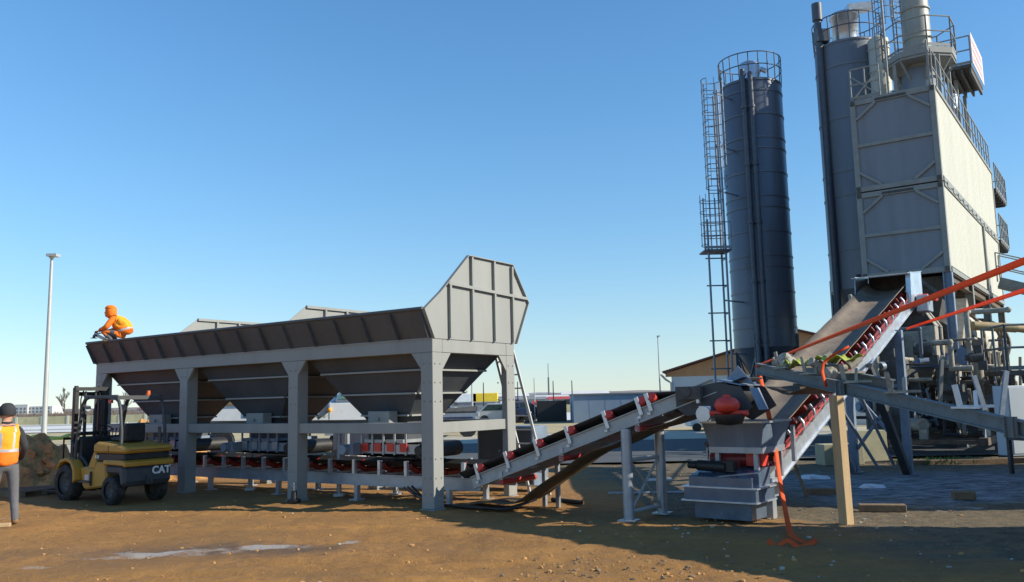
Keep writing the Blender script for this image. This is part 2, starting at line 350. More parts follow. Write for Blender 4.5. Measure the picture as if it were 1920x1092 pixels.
# paved roads beyond the yard
def sheet(name, pts, z, m_):
    b = MB(); b.add([(x, y, z) for x, y in pts], [tuple(range(len(pts)))]); return struct(b.build(name, m_))
M['asph_shaded'] = mat('asphalt', (.075, .082, .088), .9, 0, .2, .8, (.05, .055, .06), .5, .3, 30)  # asphalt, kept dark to stand in for the tower's shadow band
M['slabs'] = mat('concrete_slabs', (.46, .42, .33), .9, 0, .1, .5, (.36, .33, .27), .5, .2, 20)
M['tan'] = mat('dry_verge', (.42, .35, .20), .95, 0, .2, .5, (.28, .22, .12), .5)
M['pale'] = mat('pale_far_snow', (.60, .60, .60), .9, 0, .08, .1)
sheet('yard_road', [(-3, 22.2), (60, 20.4), (60, 31.5), (-6, 33.5)], .055, 'asph_shaded')
sheet('concrete_apron', [(-80, 33.7), (60, 31.6), (60, 41), (-80, 43)], .03, 'slabs')
sheet('dry_verge', [(-120, 43), (70, 41), (70, 62), (-120, 64)], .045, 'tan')
sheet('snow_field', [(-260, 66), (90, 64), (120, 150), (-260, 150)], .05, 'pale')
# far hills
def hill(name, x0, x1, y, h0, seed, m_, depth=180):
    b = MB(); rows = [[], [], []]
    n = 70
    for i in range(n+1):
        t = i/n; x = lerp(x0, x1, t); e = math.sin(math.pi*t)**.5
        hh = h0*e*(.65+.5*noise.noise(V((t*3+seed, seed, 0)))+.16*noise.noise(V((t*22, seed, 0))))
        rows[0].append((x, y, -1)); rows[1].append((x, y+depth*.5, max(0, hh))); rows[2].append((x, y+depth, -1))
    b.strip(rows); return struct(b.build(name, m_))
M['hillm'] = mat('hillside', (.20, .21, .225), .95, 0, .25, .02, (.42, .44, .47), .5)
M['hill2'] = mat('hillside_brown', (.20, .175, .16), .95, 0, .25, .03, (.36, .35, .35), .4)
hill('hill', -500, 700, 1500, 20, 1.3, 'hillm', 500)
hill('hill', -190, 420, 760, 8.5, 4.1, 'hill2')
hill('hill', -1500, -250, 900, 6, 6.1, 'hill2')
# ================================================================== AGGREGATE FEEDER
YAW = .9618; HO = V((-1.292, 13.613, 0))
Hm = Matrix.Translation(HO) @ Matrix.Rotation(YAW, 4, 'Z')
def HW(a, b_, z=0): return Hm @ V((a, b_, z))
fd = thing('aggregate_feeder', 'long grey steel three-bay hopper frame with flared rim, tall end panel and bins', 'aggregate feeder', HO, YAW)
Lg, Wd, LW = 9.9, 2.28, .25
for row, a in enumerate((0, Wd-LW)):
    for k in range(4):
        v0 = [0, Lg/3-LW/2, 2*Lg/3-LW/2, Lg-LW][k]
        b = MB(); b.box(a, a+LW, v0, v0+(LW if row == 0 or k else .12), .02, 2.478)
        b.box(a-.02, a+LW+.02, v0-.02, v0+LW+.02, -.03, .018)
        for zz in (.25, .5, .8, 1.7, 2.0, 2.3):      # bolt heads
            for (bx, by, dx, dy) in ((a, v0+.06, -1, 0), (a, v0+LW-.06, -1, 0), (a+.06, v0, 0, -1), (a+LW-.06, v0, 0, -1)):
                b.tube((bx, by, zz), (bx+dx*.012, by+dy*.012, zz), .014, 6)
        lo = b.build('leg', 'feeder', fd, .008)
        if row == 0 or k == 0:
            # gussets
            gb = MB()
            if row == 0:
                for s_, e in ((-1, v0), (1, v0+LW)):
                    if (k == 0 and s_ < 0) or (k == 3 and s_ > 0): continue
                    gb = MB(); gb.plate([(.03, e, 2.476), (.03, e+s_*.2, 2.476), (.03, e, 2.22)], .05); gb.build('gusset', 'feeder', fd)
            if k == 0:
                e, s_ = (LW, 1) if row == 0 else (Wd-LW, -1)
                gb = MB(); gb.plate([(e, .03, 2.476), (e+s_*.22, .03, 2.476), (e, .03, 2.2)], .05); gb.build('gusset', 'feeder', fd)

def fpart(name, boxes, m_='feeder', bev=.006):
    b = MB()
    for q in boxes: b.box(*q)
    return b.build(name, m_, fd, bev)
fpart('top_beam', [(0.002, .248, 0, Lg, 2.48, 2.7)])
fpart('top_beam', [(Wd-.248, Wd-.002, 0, Lg, 2.48, 2.7)])
for v0 in (0, Lg-.25): fpart('end_beam', [(.25, Wd-.25, v0+.002, v0+.248, 2.48, 2.698)])
for v0 in (Lg/3, 2*Lg/3): fpart('cross_beam', [(.25, Wd-.25, v0-.06, v0+.06, 2.50, 2.69)])
for i in range(3):
    a0 = [LW, Lg/3+LW/2, 2*Lg/3+LW/2][i]; a1 = [Lg/3-LW/2, 2*Lg/3-LW/2, Lg-LW][i]
    for u0 in (.04, Wd-.2): fpart('mid_rail', [(u0, u0+.16, a0, a1, 1.184, 1.36)])
for v0 in (.04, Lg-.2): fpart('mid_rail', [(LW, Wd-LW, v0, v0+.16, 1.184, 1.36)])
b = MB(); b.box(-.012, .002, -.002, Lg+.002, 2.69, 2.712); b.build('top_flange', 'feeder', fd)
# flared rim, front and back
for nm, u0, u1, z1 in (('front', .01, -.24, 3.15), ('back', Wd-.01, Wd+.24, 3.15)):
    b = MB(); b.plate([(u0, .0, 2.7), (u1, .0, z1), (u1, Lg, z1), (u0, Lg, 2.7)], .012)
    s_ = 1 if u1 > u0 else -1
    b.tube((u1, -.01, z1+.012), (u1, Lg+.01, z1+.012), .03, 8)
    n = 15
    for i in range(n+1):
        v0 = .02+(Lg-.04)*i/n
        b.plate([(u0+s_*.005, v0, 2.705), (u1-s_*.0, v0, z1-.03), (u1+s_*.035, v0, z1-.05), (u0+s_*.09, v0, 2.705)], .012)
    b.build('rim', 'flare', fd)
prof = [(0, 2.7), (-.24, 3.15), (.17, 3.46), (.93, 4.15), (2.23, 4.14), (2.72, 3.48), (2.3, 2.7)]
b = MB(); b.plate([(u, -.006, z) for u, z in prof], .012)
for i in range(7):       # edge flats standing proud toward the camera side
    if i == 6: continue
    (u0, z0), (u1, z1) = prof[i], prof[i+1]
    b.beam((u0, -.03, z0), (u1, -.03, z1), .014, .065, (0, 1, 0))
b.beam((.37, -.035, 3.62), (2.66, -.035, 3.55), .07, .05)
for u0 in (.42, 1.02, 1.66, 2.22):
    zt = 3.62+(.18 if u0 < .5 else .5); zt = {.42: 3.66, 1.02: 4.13, 1.66: 4.13, 2.22: 4.10}[u0]
    b.beam((u0 if u0 < 2 else 1.66+.55, -.035, 2.72), (u0 if u0 < 2 else 1.66+.55, -.035, zt), .045, .06, (0, 1, 0))
b.build('end_panel', 'feeder', fd)
for v0 in (Lg/3, 2*Lg/3):
    b = MB(); b.plate([(u, v0, z) for u, z in [(0, 2.7), (-.2, 3.14), (.29, 3.5), (1.95, 3.5), (2.46, 3.1), (2.25, 2.7)]], .012)
    b.beam((.29, v0-.02, 3.49), (1.95, v0-.02, 3.49), .05, .05)
    for u0 in (.75, 1.3, 1.85): b.beam((u0, v0-.03, 2.75), (u0, v0-.03, 3.48), .04, .05, (0, 1, 0))
    b.build('divider', 'feeder', fd)
b = MB(); b.plate([(u, Lg, z) for u, z in [(0, 2.7), (-.23, 3.14), (2.5, 3.14), (2.28, 2.7)]], .012); b.build('end_panel', 'feeder', fd)
# bins
for k in range(3):
    c = Lg/6+k*Lg/3; h2 = Lg/6-.07
    T0 = [(.13, c-h2), (2.15, c-h2), (2.15, c+h2), (.13, c+h2)]; B0 = [(.72, c-.46), (1.5, c-.46), (1.5, c+.46), (.72, c+.46)]
    b = MB(); vs = [(x, y, 2.62) for x, y in T0]+[(x, y, 1.36) for x, y in B0]
    b.add(vs, [(0, 4, 5, 1), (1, 5, 6, 2), (2, 6, 7, 3), (3, 7, 4, 0)])
    b.box(.72, 1.5, c-.46, c+.46, 1.06, 1.36)
    bn = b.build('bin', 'feeder_dark' if k else 'feeder_dark', fd)
    for z, w in ((2.22, .035), (1.84, .035), (1.47, .03)):
        t_ = (2.62-z)/(2.62-1.36); q = [V((lerp(T0[i][0], B0[i][0], t_), lerp(T0[i][1], B0[i][1], t_), z)) for i in range(4)]
        b = MB()
        cc = V((1.12, c, z))
        for i in range(4):
            p, r_ = q[i], q[(i+1) % 4]; out = ((p+r_)/2-cc); out.z = 0; out.normalize()
            b.beam(p+out*.015, r_+out*.015, .075, .03)
        b.build('stiffener', 'feeder', bn)
    b = MB(); b.box(.40, .62, c-.33, c+.17, 1.28, 1.55); b.tube((.36, c-.08, 1.42), (.40, c-.08, 1.42), .03, 8); b.build('vibrator_box', 'feeder', fd, .01)
    # belt feeder under the chute
    b = MB(); b.box(.55, .60, c-.85, c+.75, .82, .98); b.box(1.6, 1.65, c-.85, c+.75, .82, .98)
    for i in range(5): b.box(.53, .555, c-.6+i*.26, c-.56+i*.26, .80, 1.18)
    b.box(.56, 1.64, c-.5, c+.5, 1.0, 1.06)
    uf = b.build('belt_feeder', 'bluegal' if k else 'galv', fd, .004)
    for e in (-.85, .75):
        b = MB(); b.tube((.62, c+e, .88), (1.6, c+e, .88), .13 if e < 0 else .10, 18); b.tube((.54, c+e, .88), (.62, c+e, .88), .08, 14); b.build('drum', 'black', uf)
    b = MB()
    b.strip([[(u_, v_, z_) for u_ in (.64, 1.58)] for v_, z_ in [(c-.85, 1.015), (c+.75, .985), (c+.86, .88), (c+.75, .775), (c-.85, .745), (c-.985, .88), (c-.85, 1.015)]]); b.build('feeder_belt', 'belt', uf)
    for i in range(4): b = MB(); b.box(.515, .53, c-.62+i*.3, c-.46+i*.3, .86, 1.0); b.build('side_plate', 'redbright' if k == 0 else 'galv', uf)
    b = MB(); b.box(.3, .52, c+.45, c+.75, .80, .98); b.tube((.2, c+.6, .9), (.5, c+.6, .9), .085, 14); b.build('gear_motor', 'bluegal', uf, .01)
# ---- collecting conveyor underneath
cc = thing('collecting_conveyor', 'low horizontal belt conveyor with dark red rollers running beneath the grey bins', 'conveyor', HO, YAW)
for u0 in (.62, 1.62):
    b = MB(); b.ibeam((u0, -.45, .36), (u0, 9.6, .36), .07, .2, .014); b.build('side_rail', 'galv', cc)
b = MB()
rows = []
for v0 in [i*.25-.4 for i in range(41)]:
    rows.append([(u_, v0, z_) for u_, z_ in ((.68, .68), (.85, .58), (1.12, .555), (1.4, .58), (1.57, .68))])
b.strip(rows); b.build('belt', 'belt', cc)
for i in range(16):
    v0 = -.1+i*.62
    b = MB(); b.tube((.72, v0, .60), (.90, v0, .515), .052, 10, mi=0); b.tube((.92, v0, .51), (1.32, v0, .51), .052, 10); b.tube((1.34, v0, .515), (1.52, v0, .60), .052, 10)
    il = b.build('idler', 'red', cc)
    b = MB(); b.box(.60, .66, v0-.03, v0+.03, .44, .70); b.box(1.58, 1.64, v0-.03, v0+.03, .44, .70); b.box(.62, 1.62, v0-.025, v0+.025, .43, .46); b.build('bracket', 'galvb', il)
for v0 in (.2, 2.3, 4.4, 6.5, 8.6):
    for u0 in (.62, 1.62):
        b = MB(); b.box(u0-.04, u0+.04, v0-.04, v0+.04, 0, .27); b.box(u0-.1, u0+.1, v0-.1, v0+.1, -.02, .02); b.build('foot', 'galv', cc)
# props standing behind the front row
for v0, u0, rr in ((5.65, .95, .04), (3.05, .9, .045), (2.35, 2.6, .03), (6.4, 2.6, .04), (4.9, 2.9, .05)):
    p = HW(u0, v0); o = MB(); o.tube((0, 0, .05), (0, 0, 1.22), rr, 10); o.box(-.09, .09, -.09, .09, 0, .05); o.box(-.08, .08, -.08, .08, 1.2, 1.23)
    o = o.build('support_prop', 'galvb' if u0 > 2 else 'galv'); o.location = p
    tag(o, {5.65: 'galvanised prop under the bins between the second and third leg from the left', 3.05: 'thicker galvanised prop just left of the nearest bin chute', 2.35: 'thin white prop behind the nearest bin under the hopper frame', 6.4: 'white prop behind the leftmost bin of the hopper frame', 4.9: 'bright white prop behind the middle bin of the hopper frame'}[v0], 'prop', 'props under the hopper frame')
# control cabinet behind the right end
cab = thing('control_cabinet', 'grey steel control cabinet with two doors seen under the right end of the hopper frame', 'cabinet', HW(2.9, .15), YAW)
b = MB(); b.box(0, .5, -.1, 1.2, .1, 1.2); b.build('body', 'bluegal', cab, .01)
b = MB(); b.box(-.015, 0, -.05, .52, .15, 1.16); b.build('door', 'feeder_dark', cab); b = MB(); b.box(-.015, 0, .56, 1.15, .15, 1.16); b.build('door', 'feeder_dark', cab)
# leaning access ladder with lattice stiles at the rear corner
ld = thing('access_ladder', 'tall pale steel ladder leaning against the rear right corner of the hopper frame', 'ladder', HW(3.0, -.25), YAW)
for s_ in (0, .42):
    b = MB(); b.beam((-.4, .19-s_, 0), (-.5, .85-s_, 2.6), .05, .03, (1, 0, 0)); b.build('stile', 'lampgrey', ld)
for i in range(10):
    t_ = (i+.6)/10.4; b = MB(); y_ = lerp(.19, .85, t_); x_ = lerp(-.4, -.5, t_); b.tube((x_, y_, 2.6*t_), (x_, y_-.42, 2.6*t_), .014, 6); b.build('rung', 'lampgrey', ld)
# hoses on the ground near the right leg
for i, (z0, w) in enumerate(((.03, .3), (.05, .5), (.04, .15))):
    pts = [HW(.5-.1*i, .9) + V((0, 0, .3)), HW(.2, .4)+V((.1, 0, .06)), HW(.3+w*.3, -.3)+V((.1, -w*.2, z0)), HW(.55, -1.0)+V((0, -w*.4, .03)), HW(.8, -1.5)+V((0, 0, .2))]
    # smooth
    sm = []
    for k in range(len(pts)-1):
        for j in range(6): sm.append(pts[k].lerp(pts[k+1], j/6))
    for _ in range(3): sm = [sm[0]]+[(sm[k-1]+sm[k]*2+sm[k+1])/4 for k in range(1, len(sm)-1)]+[sm[-1]]
    b = MB(); b.path(sm, .02, 6); tag(b.build('hose', 'tubeblack'), ['black hose sagging from the hopper leg to the conveyor foot', 'black hose lying loose in front of the other hoses by the right hopper leg', 'black hose lying closest to the belt foot at the right hopper leg'][i], 'hose', 'hoses at the foot of the hopper frame')
# little jack by the second leg
jk = thing('post_jack', 'small dark screw jack on the ground beside the second hopper leg from the right', 'jack', HW(-.12, 3.1), YAW)
b = MB(); b.tube((0, 0, 0), (0, 0, .05), .12, 12); b.tube((0, 0, .05), (0, 0, .2), .06, 12, .045); b.build('base', 'black', jk); b = MB(); b.tube((0, 0, .2), (0, 0, .34), .022, 8); b.tube((-.06, 0, .3), (.06, 0, .3), .01, 6); b.build('screw', 'galvb', jk)
# ================================================================== INCLINED CONVEYOR A
AO = HW(.8, -.5); ca_ = thing('inclined_conveyor', 'black belt conveyor with red rollers rising from the hopper frame to the galvanised box', 'conveyor', AO, YAW-math.pi/2)
zr = lambda x: .42+.345*x
for y0 in (-.45, .45):
    b = MB(); b.ibeam((-.0, y0, zr(0)), (4.05, y0, zr(4.05)), .07, .19, .014)
    b.build('side_rail', 'rail', ca_)
b = MB(); rows = []
for i in range(24):
    x = -.35+4.75*i/23; f_ = max(0, min(1, (x-3.1)/.9)); k_ = 1-f_; zc = zr(x)+lerp(.135, -.03, f_)
    rows.append([(x, y_, zc+e*k_) for y_, e in ((-.35, .115), (-.28, .06), (-.18, .0), (0, -.005), (.18, .0), (.30, .05), (.42, .13))])
b.strip(rows, 0); b.build('belt', 'belt', ca_, solid=.012)
b = MB(); rows = []
for i in range(24):
    t_ = i/23; x = -.45+4.4*t_; sag = -.33*math.sin(math.pi*min(1, t_*1.6))*(1 if t_*1.6 < 1 else 0)-.0
    z = max(.03, zr(x)-.22+(-.30*math.exp(-((x-.75)/.75)**2))+.02*math.sin(x*7)); rows.append([(x, y_, z) for y_ in (-.36, -.1, .15, .38)])
b.strip(rows); b.build('return_belt', 'beltback', ca_, solid=.014)
for k, x in enumerate((.15, .72, 1.27, 1.82, 2.45, 2.98, 3.13)):
    z = zr(x)+.0
    b = MB(); b.tube((x, -.44, z+.18), (x, -.19, z+.06), .062, 14); b.tube((x, -.18, z+.055), (x, .18, z+.055), .062, 14); b.tube((x, .19, z+.06), (x, .45, z+.20), .062, 14)
    il = b.build('idler', 'red', ca_); b = MB(); b.tube((x, .36, z+.15), (x, .47, z+.215), .066, 14); b.tube((x, -.47, z+.2), (x, -.43, z+.175), .064, 14); b.build('sunlit_roller_end', 'redbright', il)  # sunlight painted in: ends in brighter red than the shaded rollers
    b = MB(); b.beam((x-.0, -.48, z+.0), (x-.08, -.48, z+.24), .055, .02, (0, 1, 0)); b.beam((x-.0, .48, z-.02), (x-.09, .48, z+.24), .055, .02, (0, 1, 0)); b.beam((x-.03, -.5, z-.035), (x-.03, .5, z-.035), .05, .03)
    b.build('bracket', 'galvb', il)
for x in (.55, 1.65, 2.9):
    b = MB(); b.tube((x, -.47, zr(x)-.16), (x, .47, zr(x)-.16), .045, 12); il = b.build('return_roller', 'redbright', ca_)
    b = MB(); b.box(x-.03, x+.03, -.47, -.44, zr(x)-.2, zr(x)+.0); b.build('bracket', 'galv', il)
# head section
z4 = zr(3.9)-.07
b = MB()
for y0 in (-.47, .47):
    b.plate([(3.5, y0, zr(3.5)+.12), (4.05, y0, z4+.16), (4.40, y0, z4+.10), (4.55, y0, z4-.16), (4.2, y0, z4-.36), (3.95, y0, z4-.22), (3.65, y0, z4-.27), (3.5, y0, zr(3.5)-.1)], .012)
b.build('head_plate', 'charcoal', ca_)
b = MB(); b.tube((4.12, -.45, z4), (4.12, .45, z4), .17, 20); b.build('head_drum', 'black', ca_)
b = MB(); b.plate([(4.05, -.44, z4+.2), (4.05, .30, z4+.2), (4.4, .30, z4+.12), (4.4, -.44, z4+.12)], .012); b.plate([(4.12, -.2, z4+.2), (4.5, -.2, z4+.12), (4.28, -.2, z4+.38)], .012); b.plate([(4.51, -.44, z4+.08), (4.51, -.1, z4+.08), (4.62, -.1, z4-.2), (4.62, -.44, z4-.2)], .012)
b.build('discharge_hood', 'bluegal', ca_)
b = MB(); b.ball((4.28, -.66, z4-.13), .145, 16, sc=(1.15, 1, .8)); b.tube((4.05, -.66, z4-.23), (4.55, -.66, z4-.23), .035, 12); b.tube((4.28, -.66, z4-.05), (4.28, -.66, z4+.0), .05, 10); mo = b.build('motor', 'redbright', ca_)
b = MB(); b.lathe([(0, 0), (.16, .02), (.2, .12), (.2, .14)], (4.3, -.66, z4-.39), 18); b.build('motor_foot', 'black', mo)
b = MB(); b.tube((3.95, -.66, z4-.24), (3.95, -.5, z4-.24), .10, 16); b.box(3.88, 4.04, -.62, -.5, z4-.34, z4-.14); b.tube((3.85, -.56, z4-.1), (3.85, -.56, z4+.02), .03, 8); b.build('gearbox', 'galvb', mo)
b = MB(); b.box(3.55, 3.9, -.60, -.5, z4-.05, z4+.12); b.tube((3.7, -.62, z4+.05), (3.7, -.5, z4+.05), .07, 12); b.build('belt_tensioner', 'soot', ca_)
# support trestle
for y0, x0 in ((-.45, 2.71), (.45, 2.79)):
    b = MB(); b.tube((x0, y0, .02), (x0, y0, zr(x0)-.1), .075, 16); b.box(x0-.12, x0+.12, y0-.12, y0+.12, 0, .02); b.build('support_leg', 'galv', ca_)
b = MB(); b.tube((2.73, -.38, .12), (2.78, .38, .12), .03, 8); b.tube((2.73, -.38, .82), (2.78, .38, .82), .03, 8); b.tube((2.73, -.38, .15), (2.78, .38, .8), .018, 8); b.tube((2.73, -.38, .8), (2.78, .38, .15), .018, 8); b.build('cross_brace', 'lampgrey', ca_)
for x0, y0 in ((.75, .45), (1.0, .45)):
    b = MB(); b.box(x0-.03, x0+.03, y0-.03, y0+.03, 0, zr(x0)-.1); b.build('support_leg', 'galv', ca_)
b = MB(); b.tube((.6, .9, .05), (1.25, .75, .05), .035, 10); tag(b.build('steel_tube', 'black'), 'short dark steel tube lying on the soil beside the belt foot', 'tube').matrix_world = Matrix.Translation(AO) @ Matrix.Rotation(YAW-math.pi/2, 4, 'Z')
# ================================================================== LOADING CONVEYOR B + RECEIVING BOX
BYAW = .905; BO = V((3.46, 12.0, 0)); zb = lambda x: .46+.36*x
cb = thing('loading_conveyor', 'wide dusty belt conveyor on bright galvanised rails climbing from the box to the plant', 'conveyor', BO, BYAW)
for y0 in (0, 1.0):
    b = MB(); b.ibeam((-.15, y0, zb(-.15)), (8.9, y0, zb(8.9)), .09, .26, .018); b.build('side_rail', 'galvb', cb)
b = MB(); rows = []
for i in range(50):
    x = .1+8.9*i/49; zc = zb(x)+.27
    rows.append([(x, y_, zc+e+.012*noise.noise(V((x*2, y_*4, 1)))) for y_, e in ((.02, .22), (.12, .13), (.25, .04), (.5, .0), (.75, .04), (.88, .13), (.98, .22))])
b.strip(rows); b.build('belt', 'beltbrown', cb, solid=.014)
b = MB(); b.strip([[(x, y_, zb(x)-.12-.1*math.sin(math.pi*x/9)) for y_ in (.12, .5, .88)] for x in [i*.3 for i in range(30)]]); b.build('return_belt', 'beltback', cb, solid=.012)
b = MB(); b.plate([(.3, .03, zb(.3)+.13), (8.6, .03, zb(8.6)+.13), (8.6, .03, zb(8.6)+.24), (.3, .03, zb(.3)+.24)], .01); b.build('skirt', 'red', cb)
for k in range(17):
    x = .35+k*.5; z = zb(x)+.14
    b = MB(); b.tube((x, .06, z+.2), (x, .3, z+.06), .052, 10); b.tube((x, .33, z+.055), (x, .67, z+.055), .052, 10); b.tube((x, .7, z+.06), (x, .94, z+.2), .052, 10); il = b.build('idler', 'red', cb)
    b = MB(); pts = [(x, -.03, z), (x, -.07, z+.08), (x, -.06, z+.17), (x, -.0, z+.25)]; b.path(pts, .022, 6); b.beam((x, -.05, z), (x, 1.05, z), .05, .035); b.beam((x, 1.04, z), (x, 1.04, z+.25), .04, .02, (0, 1, 0)); b.build('bracket', 'galvb', il)
b = MB(); b.path([(.5, -.06, zb(.5)+.25), (2, -.07, zb(2)+.22), (4, -.07, zb(4)+.24), (6.5, -.07, zb(6.5)+.2), (8.2, -.06, zb(8.2)+.24)], .01, 5); b.build('pull_cord', 'redbright', cb)
# head hood
xh = 8.35; zh = zb(8.9)
b = MB()
b.plate([(xh, -.08, zb(xh)+.1), (9.5, -.08, zb(9.1)), (9.5, -.08, zh+.72), (xh+.1, -.08, zh+.62)], .012); b.plate([(xh, 1.08, zb(xh)+.1), (9.5, 1.08, zb(9.1)), (9.5, 1.08, zh+.72), (xh+.1, 1.08, zh+.62)], .012)
b.plate([(xh-.12, -.1, zh+.57), (9.52, -.1, zh+.74), (9.52, 1.1, zh+.74), (xh-.12, 1.1, zh+.57)], .014)
b.beam((xh, -.06, zb(xh)+.1), (xh+.08, -.06, zh+.6), .1, .05); b.build('head_hood', 'galvb', cb)
b = MB(); b.plate([(9.48, -.07, zh-.3), (9.48, 1.07, zh-.3), (9.48, 1.07, zh+.7), (9.48, -.07, zh+.7)], .01); b.build('hood_back', 'soot', cb)
b = MB(); b.tube((9.0, .05, zh+.05), (9.0, .95, zh+.05), .17, 18); b.tube((9.0, -.3, zh+.05), (9.0, -.1, zh+.05), .11, 14); b.tube((8.9, -.5, zh+.02), (9.0, -.3, zh+.05), .05, 10); b.build('head_drum', 'redbright', cb)
b = MB(); b.box(8.75, 9.2, -.35, -.1, zh-.25, zh+.12); b.build('gearbox', 'galv', cb, .02)
for (x0, y0, xt) in ((7.25, -.05, 7.25), (7.3, 1.03, 7.3)):
    b = MB(); b.beam((x0, y0, .02), (xt, y0, zb(xt)-.13), .15, .15, (0, 1, 0)); b.box(x0-.15, x0+.15, y0-.15, y0+.15, 0, .02); b.build('support_leg', 'bluegal', cb)  # galvanised legs: bluish shade put into their colour
    b = MB(); b.beam((x0-.1, y0+.02, .06), (5.0, y0+.02, zb(5.0)-.1), .14, .14, (0, 1, 0)); b.build('raking_leg', 'charcoal' if y0 < 0 else 'bluegal', cb)
b = MB(); b.beam((7.27, .03, .5), (7.3, .95, 1.7), .06, .06); b.beam((7.3, .95, .5), (7.27, .03, 1.7), .06, .06); b.beam((7.27, .03, 1.8), (7.3, .95, 1.8), .07, .07); b.build('cross_brace', 'bluegal', cb)
for (x0, x1) in ((5.4, 4.3), (4.35, 3.3)):
    b = MB(); b.tube((x0+1.3, .1, .25), (x1, .05, zb(x1)-.1), .03, 8); b.build('tie_bar', 'galv', cb)
b = MB(); b.box(-.02, .12, -.06, .08, .0, zb(0)-.1); b.build('support_leg', 'galvb', cb)
b = MB(); b.box(-.02, .12, .92, 1.06, .0, zb(0)-.1); b.build('support_leg', 'galvb', cb)
# receiving hopper on the tail
rh = thing('receiving_hopper', 'flared galvanised sheet hopper standing on the tail of the dusty conveyor', 'hopper', BO, BYAW)
b = MB(); tp = [(-.42, -.16), (.56, -.16), (.56, .74), (-.42, .74)]; bt = [(-.37, -.09), (.45, -.09), (.45, .66), (-.37, .66)]
zt, zbm = 1.31, .98
vs = [(x, y, zt) for x, y in tp]+[(x, y, zbm) for x, y in bt]
b.add(vs, [(0, 4, 5, 1), (1, 5, 6, 2), (2, 6, 7, 3), (3, 7, 4, 0)])
b.build('flared_wall', 'hopsheet', rh, solid=.008)
b = MB()
for i in range(4):
    p, q = tp[i], tp[(i+1) % 4]; b.beam((*p, zt+.01), (*q, zt+.01), .05, .025)
b.build('rim', 'galvb', rh)
b = MB()
for i in range(4):
    p, q = bt[i], bt[(i+1) % 4]; b.beam((*p, zbm-.04), (*q, zbm-.04), .03, .08)
b.build('flange', 'galv', rh)
for q in ((.50, .56, -.22, -.17, zb(.5)+.1, 1.25), (-.3, -.24, .0, .06, .62, .93), (-.3, -.24, .56, .62, .62, .93), (.3, .36, -.1, -.04, .55, .97)): b = MB(); b.box(*q); b.build('bracket', 'galv', rh)
b = MB(); b.tube((-.1, .1, .80), (-.1, .75, .80), .10, 14); b.tube((.3, .1, .82), (.3, .75, .82), .08, 14); b.box(-.2, .5, .3, .6, .66, .8); b.build('impact_roller', 'red', rh)
b = MB(); b.box(-.22, .0, -.03, .2, .72, .92); b.build('rubber_seal', 'redbright', rh)
b = MB(); b.tube((-.52, .35, .72), (-.46, .80, .73), .075, 14); b.tube((-.5, .80, .73), (-.49, .93, .735), .05, 12); b.box(-.56, -.42, .25, .4, .66, .8); b.build('drive_motor', 'black', rh)
# sheet metal box (tail guard)
tb = thing('tail_guard_box', 'shiny folded sheet-metal box in stepped tiers on the ground below the flared hopper', 'metal box', BO, BYAW)
def tier(x0, x1, y0, y1, z0, z1, top=None, m_='galvdark'):
    b = MB(); i = top or 0
    b.hexa([(x0, y0, z0), (x1, y0, z0), (x1, y1, z0), (x0, y1, z0), (x0, y0, z1), (x1, y0, z1+i), (x1, y1, z1+i), (x0, y1, z1)]); return b.build('tier', m_, tb, .006)
tier(-.70, -.06, -.07, .84, .46, .60, .12)
tier(-.74, -.10, -.13, .90, .27, .46)
tier(-.66, -.14, -.02, .79, .04, .27)
b = MB()
for z0, e in ((.455, .745), (.275, .775)): b.box(-e, -.08, -.155, .93, z0, z0+.018)
b.build('folded_lip', 'galvb', tb)
b = MB(); b.plate([(-.42, .55, .658), (-.42, .72, .658), (-.3, .72, .681), (-.3, .55, .681)], .004); b.build('data_label', 'white', tb)
b = MB(); b.tube((-.05, -.12, .42), (.1, -.02, .46), .09, 12); b.box(-.08, .12, -.1, -.02, .3, .55); b.build('bearing', 'galvb', tb)
# ================================================================== OLD CONVEYOR C on the timber post
C0 = V((3.75, 13.2, 2.09)); C1 = V((5.05, 7.4, 1.17)); dC = C1-C0; Cy = math.atan2(dC.y, dC.x); Cl = math.hypot(dC.x, dC.y); sC = dC.z/Cl
cc_ = thing('old_conveyor', 'dirty dark grey conveyor section resting on the timber post, rubble on its end', 'conveyor', (C0.x, C0.y, 0), Cy)
zc = lambda x: C0.z+sC*x
# local x along, local y>0 to the right-hand (far/east) side
for y0, l_ in ((0, Cl), (.8, 2.1)):
    b = MB(); b.ibeam((0, y0, zc(0)), (l_, y0, zc(l_)), .08, .16, .016); b.build('side_rail', 'oldrail', cc_)
for x in (2.2, 4.95):
    b = MB(); b.beam((x, -.045, zc(x)-.1), (x, -.045, zc(x)+.1), .16, .02, (0, 1, 0)); b.beam((x-.05, -.065, zc(x)-.1), (x-.05, -.065, zc(x)+.1), .015, .03, (0, 1, 0)); b.beam((x+.05, -.065, zc(x)-.1), (x+.05, -.065, zc(x)+.1), .015, .03, (0, 1, 0)); b.build('splice_plate', 'oldrail', cc_)
for k, x in enumerate((.75, 1.45, 2.35, 3.25, 4.35)):
    z = zc(x)+.09
    b = MB(); b.beam((x, -.04, z+.01), (x, .84 if x < 2 else .3, z+.01), .05, .03); b.beam((x-.18, -.03, z), (x+.18, -.03, z), .05, .02); 
    b.beam((x-.08, -.02, z), (x-.1, -.05, z+.24), .07, .02, (0, 1, 0)); b.beam((x+.1, .02, z), (x+.03, .08, z+.17), .04, .02, (0, 1, 0)); ib = b.build('idler_bracket', 'dusty' if k < 4 else 'white', cc_)
    b = MB(); b.tube((x+.03, .0, z+.17), (x+.0, .19, z+.07), .06, 12)
    if x < 2: b.tube((x, .24, z+.07), (x, .56, z+.07), .05, 12); b.tube((x, .6, z+.09), (x, .78, z+.2), .055, 12); b.build('roller', 'dusty', ib)
